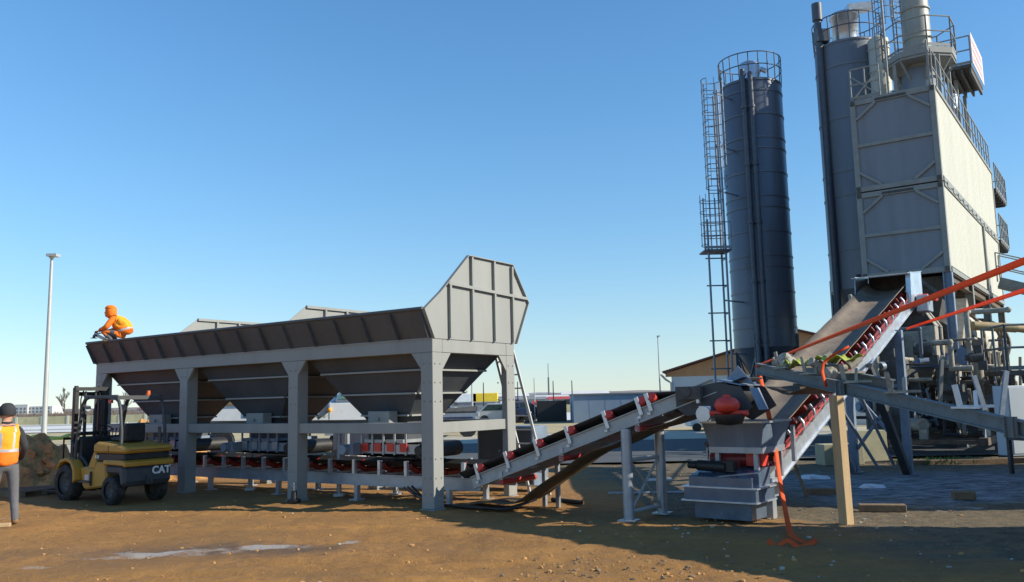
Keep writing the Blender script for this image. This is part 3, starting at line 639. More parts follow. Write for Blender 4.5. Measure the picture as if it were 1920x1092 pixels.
for x, y0 in ((1.0, .2), (.25, .1)):
    b = MB(); b.beam((x, 0, zc(x)-.12), (x+.6, .8, zc(x+.6)-.12), .04, .04); b.build('cross_member', 'oldrail', cc_)
b = MB(); b.strip([[(x, y_, zc(x)-.2-.12*math.sin(x*3)-.05*noise.noise(V((x*3, y_*4, 0)))) for y_ in (.05, .3, .6, .8)] for x in [i*.15 for i in range(1, 12)]]); b.build('hanging_belt', 'beltback', cc_, solid=.015)
CM = Matrix.Translation((C0.x, C0.y, 0)) @ Matrix.Rotation(Cy, 4, 'Z')
rnd = random.Random(11)
def rock(x, y, s, sc, label, m_='stone', dz=0):
    b = MB(); b.ball((0, 0, 0), s, 9, 0, sc, .55); o = b.build('rubble_lump', m_); o.location = CM @ V((x, y, zc(x)+.08+s*.7+dz)); o.rotation_euler = (rnd.random()*3, rnd.random()*3, 0)
    tag(o, label, 'rubble', 'rubble on the old conveyor')
rock(.72, .05, .135, (1, .9, 1.05), 'largest pale angular lump on the left end of the old conveyor')
rock(.38, .1, .07, (1.3, 1, .8), 'small lump left of the largest pale one on the old conveyor', 'dusty')
rock(.50, .25, .09, (1.4, 1, .8), 'flat dusty lump just behind the largest pale one', 'dusty')
rock(1.25, .30, .10, (1, 1.2, .8), 'dark round lump between the two green tarpaulin scraps', 'dusty')
rock(1.5, .15, .08, (1.2, 1, .9), 'dusty lump below the upper green tarpaulin scrap', 'dusty')
rock(1.8, .1, .085, (1.1, .8, 1), 'dusty lump at the right end of the rubble row', 'dusty')
rock(.95, .5, .07, (1.5, 1, .7), 'small flat lump far side of the old conveyor rubble', 'dusty')
for i, (x, y, l) in enumerate(((1.02, .1, 'yellow-green tarpaulin scrap beside the largest pale lump'), (1.62, .35, 'bigger yellow-green tarpaulin scrap hanging near the vertical orange strap'))):
    b = MB(); s = .14+.1*i
    b.strip([[CM @ V((x+u_*s*1.3-.1, y+v_*s, zc(x)+.2+.12*i+.05*math.sin(u_*5+v_*4)+.03*noise.noise(V((u_*3, v_*3, i))))) for u_ in [q/7*2-1 for q in range(8)]] for v_ in [q/5*2-1 for q in range(6)]])
    tag(b.build('tarpaulin_scrap', 'tarp', solid=.01), l, 'tarpaulin', 'green tarpaulin scraps')
# timber post
b = MB(); b.box(-.08, .08, -.08, .08, 0, 1.0); 
po = MB(); px_, py_ = 4.24, 11.3
po.hexa([(-.068, -.068, 0), (.068, -.068, 0), (.068, .068, 0), (-.068, .068, 0), (-.085, -.06, 1.665), (.05, -.06, 1.665), (.05, .075, 1.665), (-.085, .075, 1.665)])
po = po.build('timber_post', 'wood', bevel=.006); po.location = (px_, py_, -.01); po.rotation_euler = (0, 0, R(28)); tag(po, 'square timber post standing upright under the old conveyor', 'post')
# orange lifting straps
def strap(pts, w, label, wd=None, tw=None):
    b = MB(); P = [V(p) for p in pts]; sm = []
    for k in range(len(P)-1):
        n = max(3, int((P[k+1]-P[k]).length/.12))
        for j in range(n): sm.append((k, j/n))
    sm.append((len(P)-2, 1.0))
    def cr(k, t_):
        p0 = P[max(k-1, 0)]; p1 = P[k]; p2 = P[k+1]; p3 = P[min(k+2, len(P)-1)]
        return .5*((2*p1)+(p2-p0)*t_+(2*p0-5*p1+4*p2-p3)*t_*t_+(3*p1-p0-3*p2+p3)*t_**3)
    Q = [cr(k, t_) for k, t_ in sm] if len(P) > 2 else [P[0].lerp(P[1], t_) for _, t_ in sm]
    rows = []
    for i, q in enumerate(Q):
        d = (Q[min(i+1, len(Q)-1)]-Q[max(i-1, 0)]).normalized(); f_ = i/(len(Q)-1)
        a = (tw(f_) if tw else V((0, 0, 1))); a = (a-d*a.dot(d)).normalized()
        rows.append([q-a*w/2, q, q+a*w/2])
    b.strip(rows); return tag(b.build('lifting_strap', 'orange', solid=.006), label, 'strap', 'orange lifting straps')
s0 = CM @ V((.02, -.05, zc(0)+.02)); s1 = V((6.714, 11.000, 3.346)); e1 = s0+(s1-s0)*1.12
strap([s0, s1, e1], .10, 'long orange strap rising from the left tip of the old conveyor to upper right', tw=lambda f_: V((.9*(1-f_), .9*(1-f_), .55+.6*f_)))
p0 = CM @ V((2.02, .75, zc(2.0)+.06)); p1 = CM @ V((1.95, .3, zc(2)+.33)); p2 = V((4.623, 11.600, 2.414))
strap([CM @ V((1.92, -.06, zc(1.9)-.03)), CM @ V((1.9, -.07, zc(1.9)+.28)), V((4.420, 11.250, 2.289))], .06, 'short vertical orange strap looped round the old conveyor near its idlers', tw=lambda f_: V((.8, .5, 0)))
q0 = V((9.929, 21.500, 3.235)); q1 = V((6.589, 10.800, 2.945))
strap([q0, q1, q0+(q1-q0)*1.1], .065, 'lower thinner orange strap running up to the right edge', tw=lambda f_: V((.2, .1, 1)))
g1 = V((3.30, 10.25, .02))
strap([CM @ V((.06, .0, zc(0)-.12)), V((3.634, 12.200, 1.088)), V((3.506, 11.600, 0.556)), V((3.304, 10.700, 0.100)), V((3.182, 10.100, 0.022))+V((0, 0, .03)), V((3.305, 9.930, -0.007))], .07, 'slack orange strap hanging down past the hopper to the ground', tw=lambda f_: V((.9-.4*f_, .2+.5*f_, .15*math.sin(f_*9))))
strap([V((2.837, 9.950, 0.024))+V((0, 0, .03)), V((2.904, 9.900, -0.016))+V((0, 0, .0)), V((3.043, 9.900, 0.004))+V((0, 0, .05)), V((3.157, 9.850, -0.025))+V((0, 0, .0)), V((3.380, 9.950, 0.012))+V((0, 0, .03))], .065, 'loose coil of orange strap lying on the dark gravel', tw=lambda f_: V((.1, .6, .7+.3*math.sin(f_*11))))
# ================================================================== LOOSE THINGS ON THE GROUND
def block(x, y, lx, ly, lz, rz, label, m_='woodold', nm='timber_block'):
    b = MB(); b.box(-lx/2, lx/2, -ly/2, ly/2, 0, lz); o = b.build(nm, m_, bevel=.008); o.location = (x, y, ground_h(x, y)-.005); o.rotation_euler = (0, 0, rz); return tag(o, label, 'timber' if 'timber' in nm else 'block', 'timber blocks on the ground' if 'timber' in nm else None)
block(5.15, 14.55, .66, .16, .11, R(-8), 'old timber beam on the ground left of the upright post')
block(5.15, 12.35, .62, .16, .10, R(-14), 'old timber beam on the gravel at the right foot of the upright post')
block(6.95, 13.6, .30, .22, .12, R(-10), 'short thick timber block at right on the edge of the ice')
block(7.6, 20.4, .95, .5, .48, R(5), 'pale concrete block standing behind the dusty conveyor rail', 'concrete', 'concrete_block')
block(8.75, 21.6, .8, .5, .75, R(10), 'taller pale concrete block beside the blue-grey conveyor leg', 'concrete', 'concrete_block')
block(10.6, 19.9, 3.6, .35, .12, R(-2), 'long dark timber sleeper lying in front of the plant base', 'woodold', 'timber_sleeper')
block(2.9, 17.6, .5, .08, .05, R(8), 'pale narrow board lying on the soil behind the trestle', 'white', 'timber_board')
b = MB(); b.tube((-.9, 0, .03), (.9, 0, .03), .025, 8); o = b.build('steel_pipe', 'galv'); o.location = (2.5, 15.2, .0); o.rotation_euler = (0, 0, R(-4)); tag(o, 'long thin galvanised pipe lying on the soil behind the trestle', 'pipe')
b = MB(); b.beam((4.75, 14.3, 0), (4.52, 15.4, 1.75), .05, .03); tag(b.build('wooden_stick', 'woodold'), 'thin wooden stick leaning upright left of the timber post', 'stick')
b = MB(); rnd = random.Random(5)
for i in range(220):
    x = rnd.gauss(9.9, .45); y = rnd.gauss(20.0, .2); h = rnd.uniform(.05, .2); a = rnd.random()*6
    b.add([(x, y, 0), (x+.03*math.cos(a), y+.03*math.sin(a), h*.6), (x+.08*math.cos(a), y+.08*math.sin(a), h), (x+.05*math.cos(a+.6), y+.05*math.sin(a+.6), h*.5)], [(0, 1, 2, 3)])
tag(b.build('weeds', 'weed'), 'low green weeds in front of the plant base', 'weeds', kind='stuff')
for i, (x, y, w, h, l) in enumerate(((6.3, 15.4, .2, .04, 'jagged flat slab of ice nearest the old timber beam'), (5.9, 17.2, .28, .05, 'crumpled white ice heap behind the old timber beam'))):
    b = MB(); b.ball((0, 0, 0), w, 9, 0, (1.2, .8, h/w*1.4), .6); o = b.build('ice_slab', 'snow'); o.location = (x, y, .01); tag(o, l, 'ice', 'ice slabs')
# ================================================================== SILOS
def silo(name, label, c, r, z0, z1, m_, pipes, ring_sp=.95, legs=True):
    t = thing(name, label, 'silo', (c[0], c[1], 0))
    b = MB(); b.lathe([(r, z0), (r, z1), (r*.97, z1+.06), (.3, z1+.28), (0, z1+.3)], n=48); sh = b.build('shell', m_, t)
    b = MB(); b.lathe([(r+.003, z0), (r*.25, z0-1.5), (.18, z0-1.75)], n=32); b.tube((0, 0, z0-2.2), (0, 0, z0-1.7), .14, 12); b.build('cone', m_, t)
    z = z1-.02; k = 0
    while z > z0:
        b = MB(); b.lathe([(r, z-.03), (r+.022, z-.03), (r+.022, z+.03), (r, z+.03)], n=48, sm=False); b.build('ring', m_, t)
        z -= ring_sp*(1 if k % 3 else .45); k += 1
    for a in [R(45+90*i+12) for i in range(4)]:
        x, y = r*.96*math.cos(a), r*.96*math.sin(a)
        b = MB(); b.beam((x, y, 0), (x, y, z0+.5), .18, .18, (0, 1, 0)); b.box(x-.2, x+.2, y-.2, y+.2, 0, .03); b.build('leg', 'pipe', t)
    for i in range(4):
        a, a2 = R(57+90*i), R(57+90*i+90); p = V((r*.96*math.cos(a), r*.96*math.sin(a), 0)); q = V((r*.96*math.cos(a2), r*.96*math.sin(a2), 0))
        b = MB(); zz = z0-.15; h0 = max(.2, z0-2.6)
        b.beam(p+V((0, 0, zz)), q+V((0, 0, zz)), .1, .12); b.beam(p+V((0, 0, h0)), q+V((0, 0, h0)), .09, .1)
        b.beam(p+V((0, 0, h0)), q+V((0, 0, zz)), .06, .06); b.beam(q+V((0, 0, h0)), p+V((0, 0, zz)), .06, .06); b.build('brace', 'pipe', t)
    for (a, pr) in pipes:
        a = R(a); x, y = (r+.14)*math.cos(a), (r+.14)*math.sin(a)
        b = MB(); pts = [(x*1.02, y*1.02, .6), (x, y, 1.4), (x, y, z1-.1), (x*.96, y*.96, z1+.18), (x*.8, y*.8, z1+.26)]; b.path(pts, pr, 10)
        zz = z0+.2
        while zz < z1: b.lathe([(pr+.035, -.05), (pr+.035, .05)], (x, y, zz), 10); b.beam((x, y, zz), (x*.86, y*.86, zz), .16, .05); zz += (z1-z0)/4.6
        b.build('filling_pipe', 'pipe', t)
    b = MB(); zt = z1+.05; n = 20
    for i in range(n):
        a = 2*math.pi*i/n; b.tube((r*math.cos(a), r*math.sin(a), zt), (r*1.02*math.cos(a), r*1.02*math.sin(a), zt+1.05), .02, 6)
    for k_, h in ((0, 1.05), (0, .55)):
        b.path([((r*1.02)*math.cos(2*math.pi*i/40), (r*1.02)*math.sin(2*math.pi*i/40), zt+h) for i in range(41)], .022, 6)
    b.build('railing', 'pipe', t)
    return t
def cage_ladder(parent, x, y, z0, z1, rz, cage_from, rr=.36, m_='lampgrey'):
    c, s = math.cos(rz), math.sin(rz)
    P = lambda a, b_, z: (x+c*a-s*b_, y+s*a+c*b_, z)
    b = MB()
    for a in (-.22, .22): b.beam(P(a, 0, z0), P(a, 0, z1), .05, .03, (0, 1, 0))
    z = z0+.15
    while z < z1: b.tube(P(-.22, 0, z), P(.22, 0, z), .016, 6); z += .29
    b.build('ladder', m_, parent)
    b = MB(); z = cage_from
    while z <= z1+.02:
        b.path([P(rr*math.sin(t), -.02-rr*.95*(1-math.cos(t))*.95, z) for t in [R(-140+i*20)+math.pi*0 for i in range(15)]], .016, 5); z += .42
    for t in (-120, -80, -40, 0, 40, 80, 120):
        t = R(t); a, bb = rr*math.sin(t+math.pi), -.02-rr*.95*(1+math.cos(t))*.95
        b.tube(P(a, bb, cage_from), P(a, bb, z1), .012, 5)
    b.build('cage', m_, parent)
s1 = silo('cement_silo', 'tall dark blue-grey silo standing free left of the plant with ringed shell', (9.85, 33.3), 1.2, 3.45, 13.95, 'silo', [(-118, .09), (-106, .10)])
b = MB(); b.lathe([(.42, 14.1), (.42, 14.9), (.38, 15.0), (.15, 15.12), (0, 15.13)], n=24); b.tube((.42, -.1, 14.75), (.62, -.2, 14.6), .1, 10); b.build('filter', 'galvb', s1)
b = MB(); b.tube((-.5, -.7, 14.0), (-.5, -.7, 14.5), .1, 12); b.build('valve', 'pipe', s1)
# ladder tower next to the silo
lt = thing('ladder_tower', 'slender galvanised access tower with caged ladders and landing beside the tall dark silo', 'ladder tower', (7.66, 31.6, 0))
for (x, y) in ((-.32, -.3), (.32, -.3), (.32, .35), (-.32, .35)):
    if x < 0 and y > 0: continue
    b = MB(); b.tube((x, y, 0), (x, y, 13.2 if x > 0 else 8.2), .04, 8); b.build('stile', 'ladder', lt)
for z in [.6+i*1.02 for i in range(7)]:
    b = MB(); b.path([(-.45, -.3, z), (.32, -.3, z), (.32, .35, z)], .026, 6); b.build('rung', 'ladder', lt)
b = MB(); b.box(-.50, .50, -.5, .45, 6.98, 7.04); b.build('landing', 'pipe', lt)
cage_ladder(lt, -.12, .1, 7.1, 9.1, 0, 7.2, .45, 'ladder'); cage_ladder(lt, .12, .1, 7.1, 13.6, 0, 9.4, .40, 'ladder')
railing(lt, [(-.5, -.5, 7.05), (.5, -.5, 7.05)], 1.0, .7, .018, 'ladder')
for z in (3.2, 5.2, 9.4, 11.2, 13.3): b = MB(); b.beam((.3, .2, z), (1.25, 1.1, z), .05, .05); b.build('bracket', 'ladder', lt)
s2 = silo('filler_silo', 'larger worn grey silo partly hidden behind the plant tower', (13.68, 32.75), 1.27, 5.55, 15.25, 'silo2', [], 2.1)
b = MB(); b.lathe([(.5, 15.9), (.5, 17.0), (.55, 17.0), (.55, 17.15), (0, 17.35)], (-.15, -.2, -.5), n=24); b.beam((-.2, -.6, 16.7), (.8, -.6, 16.8), .5, .25); b.build('filter', 'galvb', s2)
b = MB(); b.tube((-1.32, -.5, 4), (-1.32, -.5, 16.7), .13, 12); b.tube((-1.32, -.5, 16.3), (-1.32, -.5, 17.0), .2, 14); b.box(-1.45, -.95, -.7, -.3, 15.4, 15.9); b.build('screw_elevator', 'pipe', s2)
b = MB(); b.lathe([(.38, 9.2), (.38, 15.0), (.2, 15.15), (0, 15.15)], (.55, -1.5, 0), n=24); b.lathe([(.41, 13.7), (.41, 13.75)], (.55, -1.5, 0)); b.lathe([(.41, 14.6), (.41, 14.65)], (.55, -1.5, 0)); b.build('dust_filter', 'cream', s2)  # filter carried lower than visible to keep sun off the cement silo
cage_ladder(s2, 1.25, -1.7, 11.5, 17.8, R(20), 15.6, .34, 'pipe')
# ================================================================== ASPHALT PLANT
TY = .95; TO = V((12.748, 24.537, 0)); Tm = Matrix.Translation(TO) @ Matrix.Rotation(TY, 4, 'Z')
pl = thing('mixing_plant_tower', 'tall asphalt plant tower of two stacked container modules with cream cladding and shaded grey front', 'plant tower', TO, TY)
W, Ln = 2.44, 13.1
for z0, z1, L_ in ((5.1, 7.78, Ln), (7.82, 10.75, Ln)):
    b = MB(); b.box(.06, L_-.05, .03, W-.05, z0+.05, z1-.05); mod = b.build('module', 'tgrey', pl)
    b = MB()   # ribbed cladding on the long sunny side
    x = .14; a1 = 8.1 if z0 < 6 else L_-.1
    while x < a1: b.box(x, min(x+.26, a1), .006, .03, z0+.2, z1-.12); x += .275
    if z0 < 6:
        x = 8.55
        while x < L_-.1: b.box(x, x+.26, .006, .03, z0+.2, z1-.12); x += .275
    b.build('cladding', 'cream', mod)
    b = MB()
    for y0 in (0, W-.16): b.box(0, .18, y0, y0+.16, z0, z1)
    for zz in (z0, z1-.16): b.box(.0, .14, .16, W-.16, zz, zz+.16)
    b.box(.0, .09, .16, W-.16, (z0+z1)/2-.06, (z0+z1)/2+.05)
    for (ya, za, yb, zb_) in ((.16, z1-.62, .75, z1-.16), (W-.16, z1-.62, W-.75, z1-.16), (.16, z0+.6, .75, z0+.16), (W-.16, z0+.6, W-.75, z0+.16)):
        b.beam((.045, ya, za), (.045, yb, zb_), .085, .12, (1, 0, 0))
    b.build('front_frame', 'tframe', mod, .008)
    b = MB(); b.box(.145, L_, -.03, .1, z0, z0+.14); b.box(.145, L_, -.03, .1, z1-.1, z1); b.box(L_-.16, L_, -.02, .14, z0+.14, z1-.1)
    if z0 < 6: b.box(8.15, 8.45, -.06, .1, z0+.14, z1-.1)
    b.build('side_frame', 'tframe', mod)
    for y0 in (0, W-.16):
        for zz in (z0+.02, z1-.16):
            b = MB(); b.box(-.02, .0, y0+.02, y0+.14, zz, zz+.14); b.build('corner_casting', 'soot', mod)
    b = MB(); b.box(-.004, 0, .8, 1.7, z1-.13, z1-.05)
    for i in range(9): b.box(-.012, -.004, .86+i*.09, .90+i*.09, z1-.125, z1-.055)
    b.build('name_strip', 'soot', mod)
b = MB(); b.box(.1, Ln, .1, W-.1, 10.76, 10.8); b.build('roof_deck', 'tframe', pl)
# seam slots in the gap between modules
for i in range(12): b = MB(); b.box(.6+i, 1.1+i, -.05, -.02, 7.72, 7.88); b.build('seam_bracket', 'tframe', pl)
railing(pl, [(.1, W-.05, 10.8), (.1, W-.9, 10.8)], 1.0, .45, .022); railing(pl, [(.1, .05, 10.8), (Ln, .05, 10.8)], 1.1, .75, .022)
b = MB(); b.beam((.05, W-.1, 10.8), (.05, W-.9, 11.6), .04, .04); b.beam((.1, W-.9, 10.8), (.1, W-.1, 11.55), .04, .04); b.tube((.1, W-1.15, 10.8), (.1, W-1.15, 14.6), .035, 8); b.tube((.1, W-2.3, 10.8), (.1, W-2.3, 12.2), .03, 8); b.build('stanchion', 'tframe', pl)
# far end side walkways
for (a0, a1, z, o) in ((13.2, 17.0, 9.95, .1), (13.2, 16.2, 7.75, .1)):
    b = MB(); b.box(a0, a1, -o-.0, W*.6, z, z+.12)
    for i in range(6): b.box(a0+.1+i*(a1-a0)/6, a0+.18+i*(a1-a0)/6, -o+.02, W*.6, z-.12, z-.001)
    b.build('walkway', 'soot', pl); railing(pl, [(a0, -o, z+.12), (a1, -o, z+.12), (a1, W*.6, z+.12)], 1.1, .6, .025)
# roof equipment: collar and stack with octagonal platform
cx_, cy_ = 5.2, 1.15
b = MB(); b.lathe([(.66, 10.8), (.66, 12.7), (.5, 13.1)], (cx_, cy_, 0), n=24); b.box(cx_-1.0, cx_+.9, cy_-.9, cy_+.9, 10.8, 11.0)
b.build('stack_base', 'tgrey', pl)
b = MB(); b.box(cx_-.72, cx_-.68, cy_-.2, cy_+.35, 11.2, 11.75); b.build('data_plate', 'cream', pl)
b = MB(); b.lathe([(.47, 13.0), (.45, 13.6), (.43, 18.5)], (cx_, cy_, 0), n=32)
for z in (14.2, 15.3, 16.4): b.lathe([(.43, z-.03), (.48, z-.03), (.48, z+.03), (.43, z+.03)], (cx_, cy_, 0), n=32)
M['stackm'] = mat('stack_paint', (.31, .32, .28), .5, .1, .12, 1.5, (.21, .22, .18), .5, streak=True)
b.build('stack', 'stackm', pl)
oct_ = [(cx_+1.22*math.cos(R(22.5+45*i)), cy_+1.22*math.sin(R(22.5+45*i))) for i in range(8)]
b = MB(); b.plate([(x, y, 13.4) for x, y in oct_], .22); b.plate([(cx_+(x-cx_)*.97, cy_+(y-cy_)*.97, 13.24) for x, y in oct_], .08)
for x, y in oct_: b.beam((cx_+(x-cx_)*.5, cy_+(y-cy_)*.5, 12.5), (cx_+(x-cx_)*.95, cy_+(y-cy_)*.95, 13.2), .06, .06)
b.build('platform', 'tframe', pl)
railing(pl, [(x, y, 13.52) for x, y in oct_+oct_[:1]], 1.1, .9, .025)
for (dx, dy) in ((-.8, -.7), (-.8, .7), (.7, -.8), (.7, .8)):
    b = MB(); b.beam((cx_+dx, cy_+dy, 10.8), (cx_+dx, cy_+dy, 13.25), .12, .12, (0, 1, 0)); b.build('platform_leg', 'tframe', pl)
b = MB(); b.tube((cx_-.2, cy_-.9, 11.3), (cx_+.1, cy_-.9, 11.9), .2, 14); b.build('roof_fan', 'galvb', pl)
b = MB(); b.tube((cx_-.7, cy_+.9, 11.0), (cx_-.7, cy_+.9, 12.3), .12, 12); b.build('vent_pipe', 'galvb', pl)
cage_ladder(pl, cx_-.9, cy_+1.1, 13.5, 17.6, R(54), 15.0, .32, 'tframe')
# cantilevered walkway with sign board
b = MB(); b.box(8.2, 11.4, -.15, .95, 13.85, 13.97)
for i in range(4): b.box(8.25, 11.35, -.13+i*.28, -.05+i*.28, 13.62, 13.849)
b.build('walkway', 'soot', pl); railing(pl, [(8.2, .9, 13.97), (8.2, -.15, 13.97)], 1.1, .5, .025)
b = MB(); b.box(8.2, 11.4, -.21, -.185, 14.0, 15.2); sb = b.build('sign_board', 'sign', pl)
b = MB()
for i in range(10):
    for k in range(3): b.box(8.4+i*.27, 8.6+i*.27, -.218, -.2105, 14.15+k*.34, 14.33+k*.34)
b.build('faded_print', 'sign', sb).data.materials[0] = mat('faded_red_print', (.62, .42, .42), .6, 0, .2, 9)
for x in (8.8, 11.0):
    b = MB(); b.beam((x, .5, 10.8), (x, .5, 13.62), .12, .12, (0, 1, 0)); b.build('bracket', 'tframe', pl)
# legs and base
for a in (.1, 4.2, 8.3, 12.8):
    for y in (.1, W-.1):
        b = MB(); b.ibeam((a, y, 0), (a, y, 5.09), .24, .24, .03, (0, 1, 0)); b.build('leg', 'bluegal' if a < 1 else 'tframe', pl)
b = MB()
for y in (.1, W-.1): b.ibeam((0, y, .35), (Ln, y, .35), .2, .36, .03); b.ibeam((.2, y, 4.95), (Ln, y, 4.95), .18, .26, .02); b.ibeam((.2, y, 2.3), (Ln, y, 2.3), .14, .2, .02)
for a in [1.4+i*1.0 for i in range(11)]: b.box(a, a+.08, .2, W-.2, 4.9, 5.05)
b.build('base_frame', 'rust', pl)
for p, q, w in (((.1, .25, .5), (.1, W-.25, 2.2), .1), ((.12, W-.25, .5), (.12, .25, 2.2), .09), ((.1, .2, 2.3), (.1, W-.2, 2.3), .16), ((.1, .2, 4.3), (.1, .9, 5.0), .1), ((.1, W-.2, 4.2), (.1, W-.9, 5.0), .1)):
    b = MB(); b.beam(p, q, w, w, (1, 0, 0)); b.build('brace', 'soot', pl)
for i, a in enumerate((1.2, 4.9, 8.9)):
    b = MB(); b.beam((a, .08, .55), (a+2.6, .08, 2.2), .09, .09); b.beam((a+2.6, .06, .55), (a, .06, 2.2), .07, .07); b.build('brace', 'rust', pl)
# bins / chutes below the modules
b = MB(); vs = [(.5, .2, 5.05), (3.0, .2, 5.05), (3.0, W-.2, 5.05), (.5, W-.2, 5.05), (1.4, .8, 3.2), (2.1, .8, 3.2), (2.1, 1.6, 3.2), (1.4, 1.6, 3.2)]
b.hexa(vs[4:]+vs[:4]); b.build('discharge_cone', 'soot', pl)
b = MB(); b.box(-.9, .5, .4, 2.0, 2.5, 3.5); b.hexa([(-.6, .7, 1.9), (.3, .7, 1.9), (.3, 1.7, 1.9), (-.6, 1.7, 1.9), (-.9, .4, 2.5), (.5, .4, 2.5), (.5, 2.0, 2.5), (-.9, 2.0, 2.5)]); b.plate([(-.9, .4, 3.5), (.5, .4, 3.5), (.1, .9, 4.3), (-.5, .9, 4.3)], .03); b.build('mixer_housing', 'dusty', pl, .02)
b = MB(); b.beam((-.3, .2, 2.0), (2.6, .2, 4.4), .45, .3); b.build('bitumen_chute', 'dusty', pl)
# dryer drum
dr = thing('dryer_drum', 'large cream dryer drum with rust streaks lying under the raised plant modules', 'dryer drum', TO, TY)
def tl(n, r, x0, x1, y, z, m_, par, nm):
    b = MB(); b.tube((x0, y, z), (x1, y, z), r, 32); return b.build(nm, m_, par)
tl(0, .82, 2.1, 10.2, .55, 3.35, 'cream', dr, 'drum_shell')
for x in (3.2, 7.6, 9.0):
    b = MB(); b.tube((x, .55, 3.35), (x+.22, .55, 3.35), .90, 32); b.build('riding_ring', 'rust', dr)
b = MB(); b.tube((9.2, .55, 3.35), (9.6, .55, 3.35), 1.0, 32); b.build('gear_ring', 'rust', dr).data.materials[0] = M['rust']
b = MB(); b.tube((1.0, .55, 3.35), (2.1, .55, 3.35), .35, 20, .7); b.tube((.4, .55, 3.35), (1.0, .55, 3.35), .35, 20); b.build('burner', 'soot', dr)
for x in (3.3, 7.7):
    b = MB(); b.tube((x-.1, .1, 2.5), (x+.3, .1, 2.5), .2, 16); b.tube((x-.1, 1.0, 2.5), (x+.3, 1.0, 2.5), .2, 16); b.box(x-.3, x+.5, -.1, 1.2, 2.0, 2.36); b.build('support_roller', 'rust', dr)
b = MB()
for i in range(9): b.box(2.0+i*.95, 2.1+i*.95, -.35, -.25, 1.2, 2.3)
b.box(1.8, 10.5, -.4, 1.5, 1.9, 2.02); b.build('drum_frame', 'tframe', dr)
railing(pl, [(-1.6, -.5, 1.6), (1.5, -.5, 1.95), (6, -.5, 2.0)], .9, 1.0, .02, 'dusty')
# machinery under the tower: many pieces, each its own part
rnd = random.Random(21)
mc = thing('machinery_skid', 'cluttered dark skid of pumps, pipes, motors and hoses beneath the plant tower', 'machinery', TO, TY)
b = MB(); b.box(-3.6, 8.5, -1.0, -.8, .32, .5); b.box(-3.6, 8.5, 2.0, 2.2, .32, .5)
for i in range(12): b.box(-3.5+i, -3.4+i, -.8, 2.0, .34, .44)
b.build('skid_frame', 'rust', mc)
for i in range(22):
    x, y, z = rnd.uniform(-3.3, 5), rnd.uniform(-.9, 2.2), rnd.choice([.5, .5, 1.4]); w, d, h = rnd.uniform(.2, .6), rnd.uniform(.2, .5), rnd.uniform(.3, 1.0)
    b = MB(); b.box(x, x+w, y, y+d, z, z+h); b.box(x+.05, x+w*.5, y-.05, y, z+.1, z+h*.6); b.box(x-.03, x+w+.03, y-.03, y+d+.03, z+h, z+h+.04); b.build('housing', rnd.choice(['soot', 'rust', 'dusty', 'charcoal', 'soot']), mc, .01)
for i in range(46):
    x, y, z = rnd.uniform(-3.3, 6), rnd.uniform(-1.0, 2.0), rnd.uniform(.7, 3.4); l, r = rnd.uniform(.3, .7), rnd.uniform(.09, .2); a = rnd.random()*3.1
    b = MB(); p = V((x, y, z)); q = p+V((l*math.cos(a), l*math.sin(a), 0)); b.tube(p, q, r, 16); b.tube(q, q+(q-p)*.25, r*.6, 12); b.box(x-.1, x+.1, y-.1, y+.1, z-.2-r, z-r*.7); b.tube(p+(q-p)*.5, p+(q-p)*.5+V((0, 0, r+.07)), r*.3, 8); b.build('motor', rnd.choice(['dusty', 'rust', 'bluegal', 'soot', 'soot']), mc)
for i in range(80):
    x, y, z = rnd.uniform(-3.4, 6), rnd.uniform(-.9, 2.2), rnd.uniform(.6, 3.0)
    pts = [V((x, y, z))]; d = rnd.choice([(1, 0, 0), (0, 1, 0), (0, 0, 1), (0, 0, -1)])
    for k in range(3):
        l = rnd.uniform(.3, 1.3); q = pts[-1]+V(d)*l; q.z = max(.5, min(4.3, q.z)); pts.append(q); d = rnd.choice([(1, 0, 0), (0, -1, 0), (0, 1, 0), (0, 0, 1), (0, 0, -1)])
    b = MB()
    r = rnd.uniform(.02, .07)
    for p, q in zip(pts, pts[1:]):
        if (q-p).length > .05: b.tube(p, q, r, 8); b.ball(q, r*1.25, 8)
    b.build('pipe_run', rnd.choice(['soot', 'dusty', 'pipe', 'rust']), mc)
for i in range(18):   # sagging hoses
    x0, y0, z0 = rnd.uniform(-2.4, 2.5), rnd.uniform(-1.1, .2), rnd.uniform(1.6, 2.6); x1, z1 = x0+rnd.uniform(.8, 2.2), rnd.uniform(1.5, 2.4); sg = rnd.uniform(.4, 1.2)
    b = MB(); b.path([(lerp(x0, x1, t), y0-.1*math.sin(t*3.1), lerp(z0, z1, t)-sg*4*t*(1-t)) for t in [k/14 for k in range(15)]], rnd.uniform(.012, .025), 6); b.build('hose', rnd.choice(['tubeblack', 'dusty', 'tubeblack']), mc)
for i in range(54):
    x, y = rnd.uniform(-3.4, 6), rnd.uniform(-1, 1.5); z = rnd.uniform(.5, 1.2); q = (x+rnd.uniform(-1.2, 1.2), y+rnd.uniform(-.2, .2), z+rnd.uniform(.8, 1.8))
    b = MB(); b.beam((x, y, z), q, rnd.uniform(.05, .1), .05); b.build('strut', rnd.choice(['soot', 'rust', 'dusty', 'bluegal', 'tframe']), mc)
